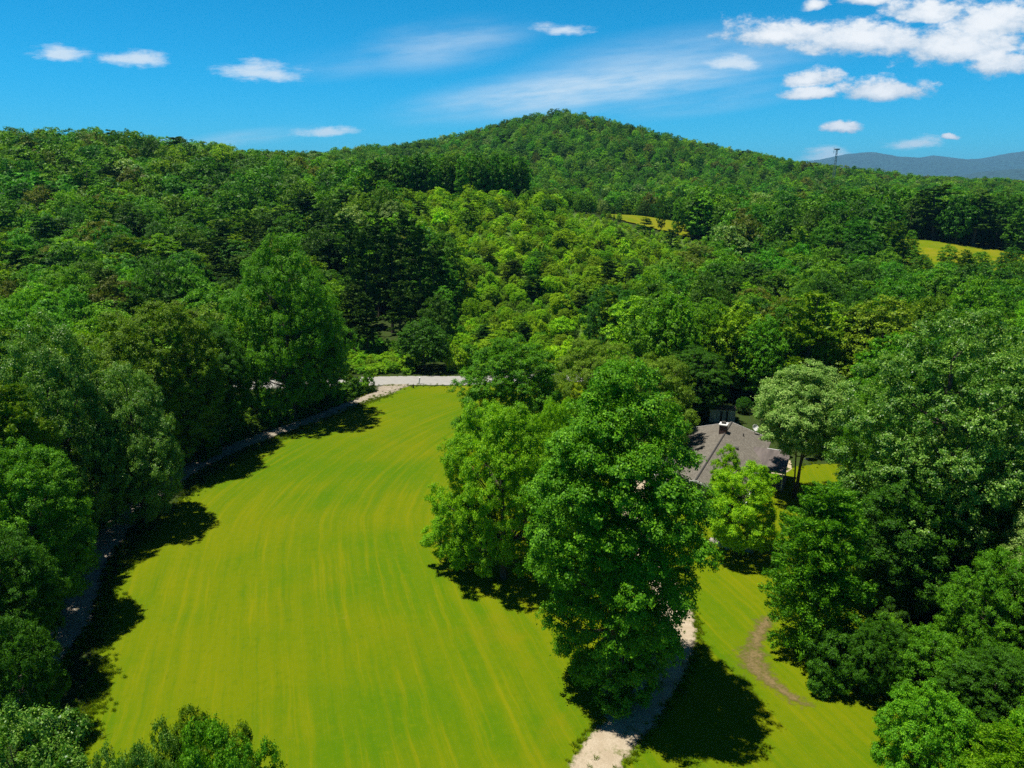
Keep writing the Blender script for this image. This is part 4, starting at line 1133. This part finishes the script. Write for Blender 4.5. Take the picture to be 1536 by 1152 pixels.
def house():
    e = link('house', None, None, (HX, HY, 0)); e.rotation_euler = (0, 0, HROT)
    tag(e, 'low house with wide grey shingle gable roof half hidden by trees', 'house')
    i, m = 0.45, HW / 2
    b = MB(); b.box(i, HW - i, -HD + i, -i, -0.1, EV - 0.12)
    for y0, y1 in ((-HD + i, -HD + i + 0.2), (-i - 0.2, -i)):
        z0, z1 = EV - 0.12, RG - 0.28
        b.add([(i + 0.05, y0, z0), (HW - i - 0.05, y0, z0), (m, y0, z1), (i + 0.05, y1, z0), (HW - i - 0.05, y1, z0), (m, y1, z1)], [(0, 1, 2), (5, 4, 3), (0, 3, 4, 1), (1, 4, 5, 2), (2, 5, 3, 0)])
    b.build('wall', MSIDING, e)
    b = MB(); slab(b, (0, -HD, EV), (m - 0.004, -HD, RG), (m - 0.004, 0, RG), (0, 0, EV), 0.14); r = b.build('roof', MSHINGLE, e)
    b = MB(); slab(b, (m + 0.004, -HD, RG), (HW, -HD, EV), (HW, 0, EV), (m + 0.004, 0, RG), 0.14); b.build('roof', MSHINGLE, e)
    b = MB(); b.bar((m, -HD - 0.02, RG + 0.01), (m, 0.02, RG + 0.01), 0.10, n=8); b.build('ridge_cap', MDARK, e)
    b = MB(); b.box(-0.12, -0.01, -HD, 0, EV - 0.17, EV + 0.02); b.build('gutter', MTRIM, e)
    b = MB(); b.box(HW + 0.01, HW + 0.12, -HD, -10.3, EV - 0.17, EV + 0.02); b.build('gutter', MTRIM, e)
    for s in (-HD - 0.06, 0.01):
        b = MB(); slab(b, (0, s, EV + 0.03), (m, s, RG + 0.03), (m, s + 0.05, RG + 0.03), (0, s + 0.05, EV + 0.03), 0.2)
        slab(b, (m, s, RG + 0.03), (HW, s, EV + 0.03), (HW, s + 0.05, EV + 0.03), (m, s + 0.05, RG + 0.03), 0.2); b.build('barge_board', MTRIM, e)
    b = MB(); b.box(m - 0.75, m + 0.15, -5.0, -4.0, 3.6, 5.35); c = b.build('chimney', MBRICK, e, 0.02)
    b = MB(); b.box(m - 0.83, m + 0.23, -5.08, -3.92, 5.352, 5.50); b.build('chimney_cap', MTRIM, c, 0.02)
    b = MB(); b.box(m - 0.55, m - 0.05, -4.75, -4.25, 5.502, 5.75); b.build('flue', MDARK, c)
    for vx, vy in ((7.3, -3.2), (8.1, -14.5), (3.2, -11.0)):
        zz = EV + (RG - EV) * (1 - abs(vx - m) / m); b = MB(); b.bar((vx, vy, zz - 0.1), (vx, vy, zz + 0.38), 0.07, n=10); b.build('vent_pipe', MDARK, e)
    b = MB(); b.box(7.0, 7.5, -8.5, -8.0, EV + (RG - EV) * (1 - (7.25 - m) / m) - 0.1, EV + (RG - EV) * (1 - (7.25 - m) / m) + 0.2); b.build('roof_vent', MDARK, e)
    def window(x0, x1, y, z0=0.95, z1=2.1):
        b = MB(); b.box(x0, x1, y - 0.03, y - 0.005, z0, z1); w = b.build('window', MGLASS, e)
        b = MB()
        for q in ((x0 - 0.08, x1 + 0.08, z1, z1 + 0.09), (x0 - 0.08, x1 + 0.08, z0 - 0.09, z0)): b.box(q[0], q[1], y - 0.07, y - 0.002, q[2], q[3])
        for q in (x0 - 0.08, x1, (x0 + x1) / 2 - 0.03): b.box(q, q + (0.06 if q == (x0 + x1) / 2 - 0.03 else 0.08), y - 0.065, y - 0.002, z0, z1)
        b.build('frame', MTRIM, w)
    for x0 in (1.6, 4.4, 7.4): window(x0, x0 + 1.4, -HD + i)
    # covered porch on the side of the yard
    x0, x1, y0, y1 = 9.0, 13.3, -10.3, -5.3
    b = MB(); slab(b, (x0, y0, 2.52), (x1, y0, 2.52), (x1, y1, 3.32), (x0, y1, 3.32), 0.10); p = b.build('porch_roof', MPORCH, e)
    b = MB(); b.box(HW + 0.02, x1, y1 + 0.002, y1 + 0.10, 3.16, 3.36); b.build('flashing', MTRIM, p)
    b = MB(); b.box(HW + 0.02, x1 + 0.02, y0 - 0.07, y0 - 0.005, 2.30, 2.54); b.build('fascia', MGREEN, p)
    b = MB(); b.box(HW - i + 0.003, x1 - 0.1, y0 + 0.15, y1 - 0.15, -0.05, 0.22); b.build('porch_floor', MWOOD, e)
    for px_, py_ in ((x1 - 0.3, y0 + 0.3), (x1 - 0.3, y1 - 0.4), (11.3, y0 + 0.3)):
        b = MB(); b.box(px_ - 0.06, px_ + 0.06, py_ - 0.06, py_ + 0.06, 0.222, 2.49 if py_ < y0 + 1 else 3.15); b.build('porch_post', MTRIM, e)
    b = MB(); b.box(HW - i + 0.004, HW - i + 0.05, -8.3, -7.3, 0.23, 2.2); d = b.build('door', MTRIM, e)
    b = MB(); b.box(HW - i + 0.051, HW - i + 0.10, -7.5, -7.42, 1.1, 1.18); b.build('handle', MSTEEL, d)
    b = MB(); b.box(HW - i + 0.004, HW - i + 0.03, -20, -11, 0, 0.4); b.build('plinth', MBRICK, e)


house()
sheet('patio', rough_edge([hpt(10.4, -5.0), hpt(12.6, -5.0), hpt(13.4, -2.5), hpt(13.0, 0.5), hpt(11.0, 2.2), hpt(8.0, 2.0), hpt(8, 0.6), hpt(10.4, 0.4)], 12, 0.4, 0.12), 0.016, gravel('sandy_yard', (0.46, 0.385, 0.265, 1), (0.54, 0.46, 0.34, 1), (0.36, 0.29, 0.19, 1)), 'sunlit sandy yard at the back corner of the house')


def shed():
    x, y = at(1085, 633); e = link('shed', None, None, (x, y + 1.0, 0)); e.rotation_euler = (0, 0, R(-12))
    tag(e, 'small whitish board shed with dark doorway behind the house', 'shed')
    b = MB(); b.box(-1.85, 1.85, -1.2, 1.2, -0.1, 1.95); b.build('wall', MSHED, e)
    b = MB(); slab(b, (-2.0, -1.3, 2.06), (2.0, -1.3, 2.06), (2.0, 1.3, 2.02), (-2.0, 1.3, 2.02), 0.07); b.build('roof', MSHEDROOF, e)
    for q in (-0.35, 0.45):
        b = MB(); b.box(q, q + 0.34, -1.23, -1.204, 0.05, 1.8); b.build('doorway', MDARK, e)
    for q in (-1.2, 1.15):
        b = MB(); b.box(q, q + 0.10, -1.235, -1.204, 0.0, 1.97); b.build('batten', MTRIM, e)


shed()


def parasol(x, y, label, r):
    e = link('parasol', None, None, (x, y, 0.016)); tag(e, label, 'parasol', 'white parasols beside the house')
    b = MB(); b.bar((0, 0, 0), (0, 0, 2.5), 0.03, n=8); b.build('pole', MSTEEL, e)
    b = MB(); b.lathe([(0.02, 2.62), (r * 0.45, 2.46), (r * 0.85, 2.14), (r, 1.92), (r * 0.98, 1.90), (r * 0.82, 2.10), (r * 0.43, 2.42), (0.02, 2.57)], 8); b.build('canopy', MWHITE, e)
    b = MB(); b.lathe([(0.01, 0.10), (0.26, 0.08), (0.28, 0.0)], 12); b.build('base', MSTEEL, e)


q = at(1177, 660, 2.3); parasol(q[0], q[1], 'white parasol on the sandy yard by the house corner', 0.72)
q = at(1213, 664, 2.3); parasol(q[0], q[1], 'white parasol among the stems of the pale tree', 0.80)


def dish():
    x, y = hpt(8.3, -0.5); e = link('satellite_dish', None, None, (x, y, 3.35)); e.rotation_euler = (0, 0, R(200))
    tag(e, 'round white satellite dish on the back corner of the roof', 'satellite dish')
    b = MB(); b.bar((0, 0, 0), (0, 0, 0.62), 0.03); b.build('mast', MSTEEL, e)
    b = MB(); b.lathe([(0.02, 0.0), (0.2, 0.03), (0.34, 0.08), (0.44, 0.15), (0.45, 0.14), (0.34, 0.06), (0.2, 0.01), (0.02, -0.02)], 18)
    o = b.build('reflector', MWHITE, e); o.location = (0, 0, 0.85); o.rotation_euler = (R(-62), 0, 0)
    b = MB(); b.bar((0, 0.1, 0.6), (0, 0.62, 0.85), 0.02); b.bar((0, 0.60, 0.80), (0, 0.60, 0.95), 0.05); b.build('feed_arm', MSTEEL, e)


dish()


def post(name, px, py, h, r, m, tilt, label, cat):
    x, y = at(px, py, 0); e = link(name, None, None, (x, y, 0)); e.rotation_euler = (0, R(tilt), 0); tag(e, label, cat)
    b = MB(); b.bar((0, 0, -0.2), (0, 0, h), r, r * 0.9, 8); b.build('post', m, e)
    b = MB(); b.lathe([(r * 1.3, h), (r * 1.3, h + 0.06), (0.01, h + 0.14)], 8); b.build('cap', m, e)


post('marker_post', 628, 576, 1.15, 0.14, MTRIM, 12, 'leaning white marker post at the roadside', 'post')
post('stub_post', 620, 582, 0.55, 0.13, MDARK, 0, 'short dark post where the lawn meets the road', 'post')


def stones():
    rg = np.random.default_rng(9); group = 'stones round the small bright yard tree'
    MST = simple('field_stone', (0.30, 0.27, 0.23), 0.9, 0.35, 3, bump=0.5)
    lab = ['flat grey stone at the left of the small yard tree', 'rounded stone just left of the small tree trunk', 'low stone under the small bright yard tree', 'stone right of the small yard tree trunk', 'outermost stone on the left of the yard tree ring']
    for (px, py), L in zip([(1080, 818), (1092, 822), (1104, 825), (1122, 826), (1070, 812)], lab):
        x, y = at(px, py); u_ = np.linspace(0, 2 * np.pi, 12, endpoint=False); V, F = [], []
        a, bq = rg.uniform(0.35, 0.6), rg.uniform(0.25, 0.4)
        for j, (k, zz) in enumerate([(1.0, -0.05), (1.05, 0.1), (0.85, 0.24), (0.45, 0.32)]):
            V += [(a * k * math.cos(t) * rg.uniform(0.88, 1.1), bq * k * math.sin(t) * rg.uniform(0.88, 1.1), zz) for t in u_]
            if j: F += [((j - 1) * 12 + i, (j - 1) * 12 + (i + 1) % 12, j * 12 + (i + 1) % 12, j * 12 + i) for i in range(12)]
        F.append(tuple(range(36, 48))); me = bpy.data.meshes.new('stone'); me.from_pydata(V, [], F); me.materials.append(MST); me.update()
        o = link('stone', me, None, (x, y, 0)); o.rotation_euler = (0, 0, rg.uniform(0, 6)); tag(o, L, 'stone', group)


stones()

# ------------------------------------------------------------------ the air
def haze():
    m = bpy.data.materials.new('thin_haze'); m.use_nodes = True; m.node_tree.nodes.clear(); g = NT(m.node_tree)
    out = g.new('ShaderNodeOutputMaterial'); v = g.new('ShaderNodeVolumePrincipled')
    v.inputs['Color'].default_value = (0.22, 0.60, 1.0, 1); v.inputs['Density'].default_value = HAZE; v.inputs['Anisotropy'].default_value = 0.0
    g.l.new(v.outputs[0], out.inputs['Volume'])
    b = MB(); b.box(-14200, 14200, -400, 16500, -20, 640); o = b.build('haze', m); o.display_type = 'WIRE'
    tag(o, 'thin blue summer haze over the valley', kind='stuff')


HAZE = 5e-5
haze()
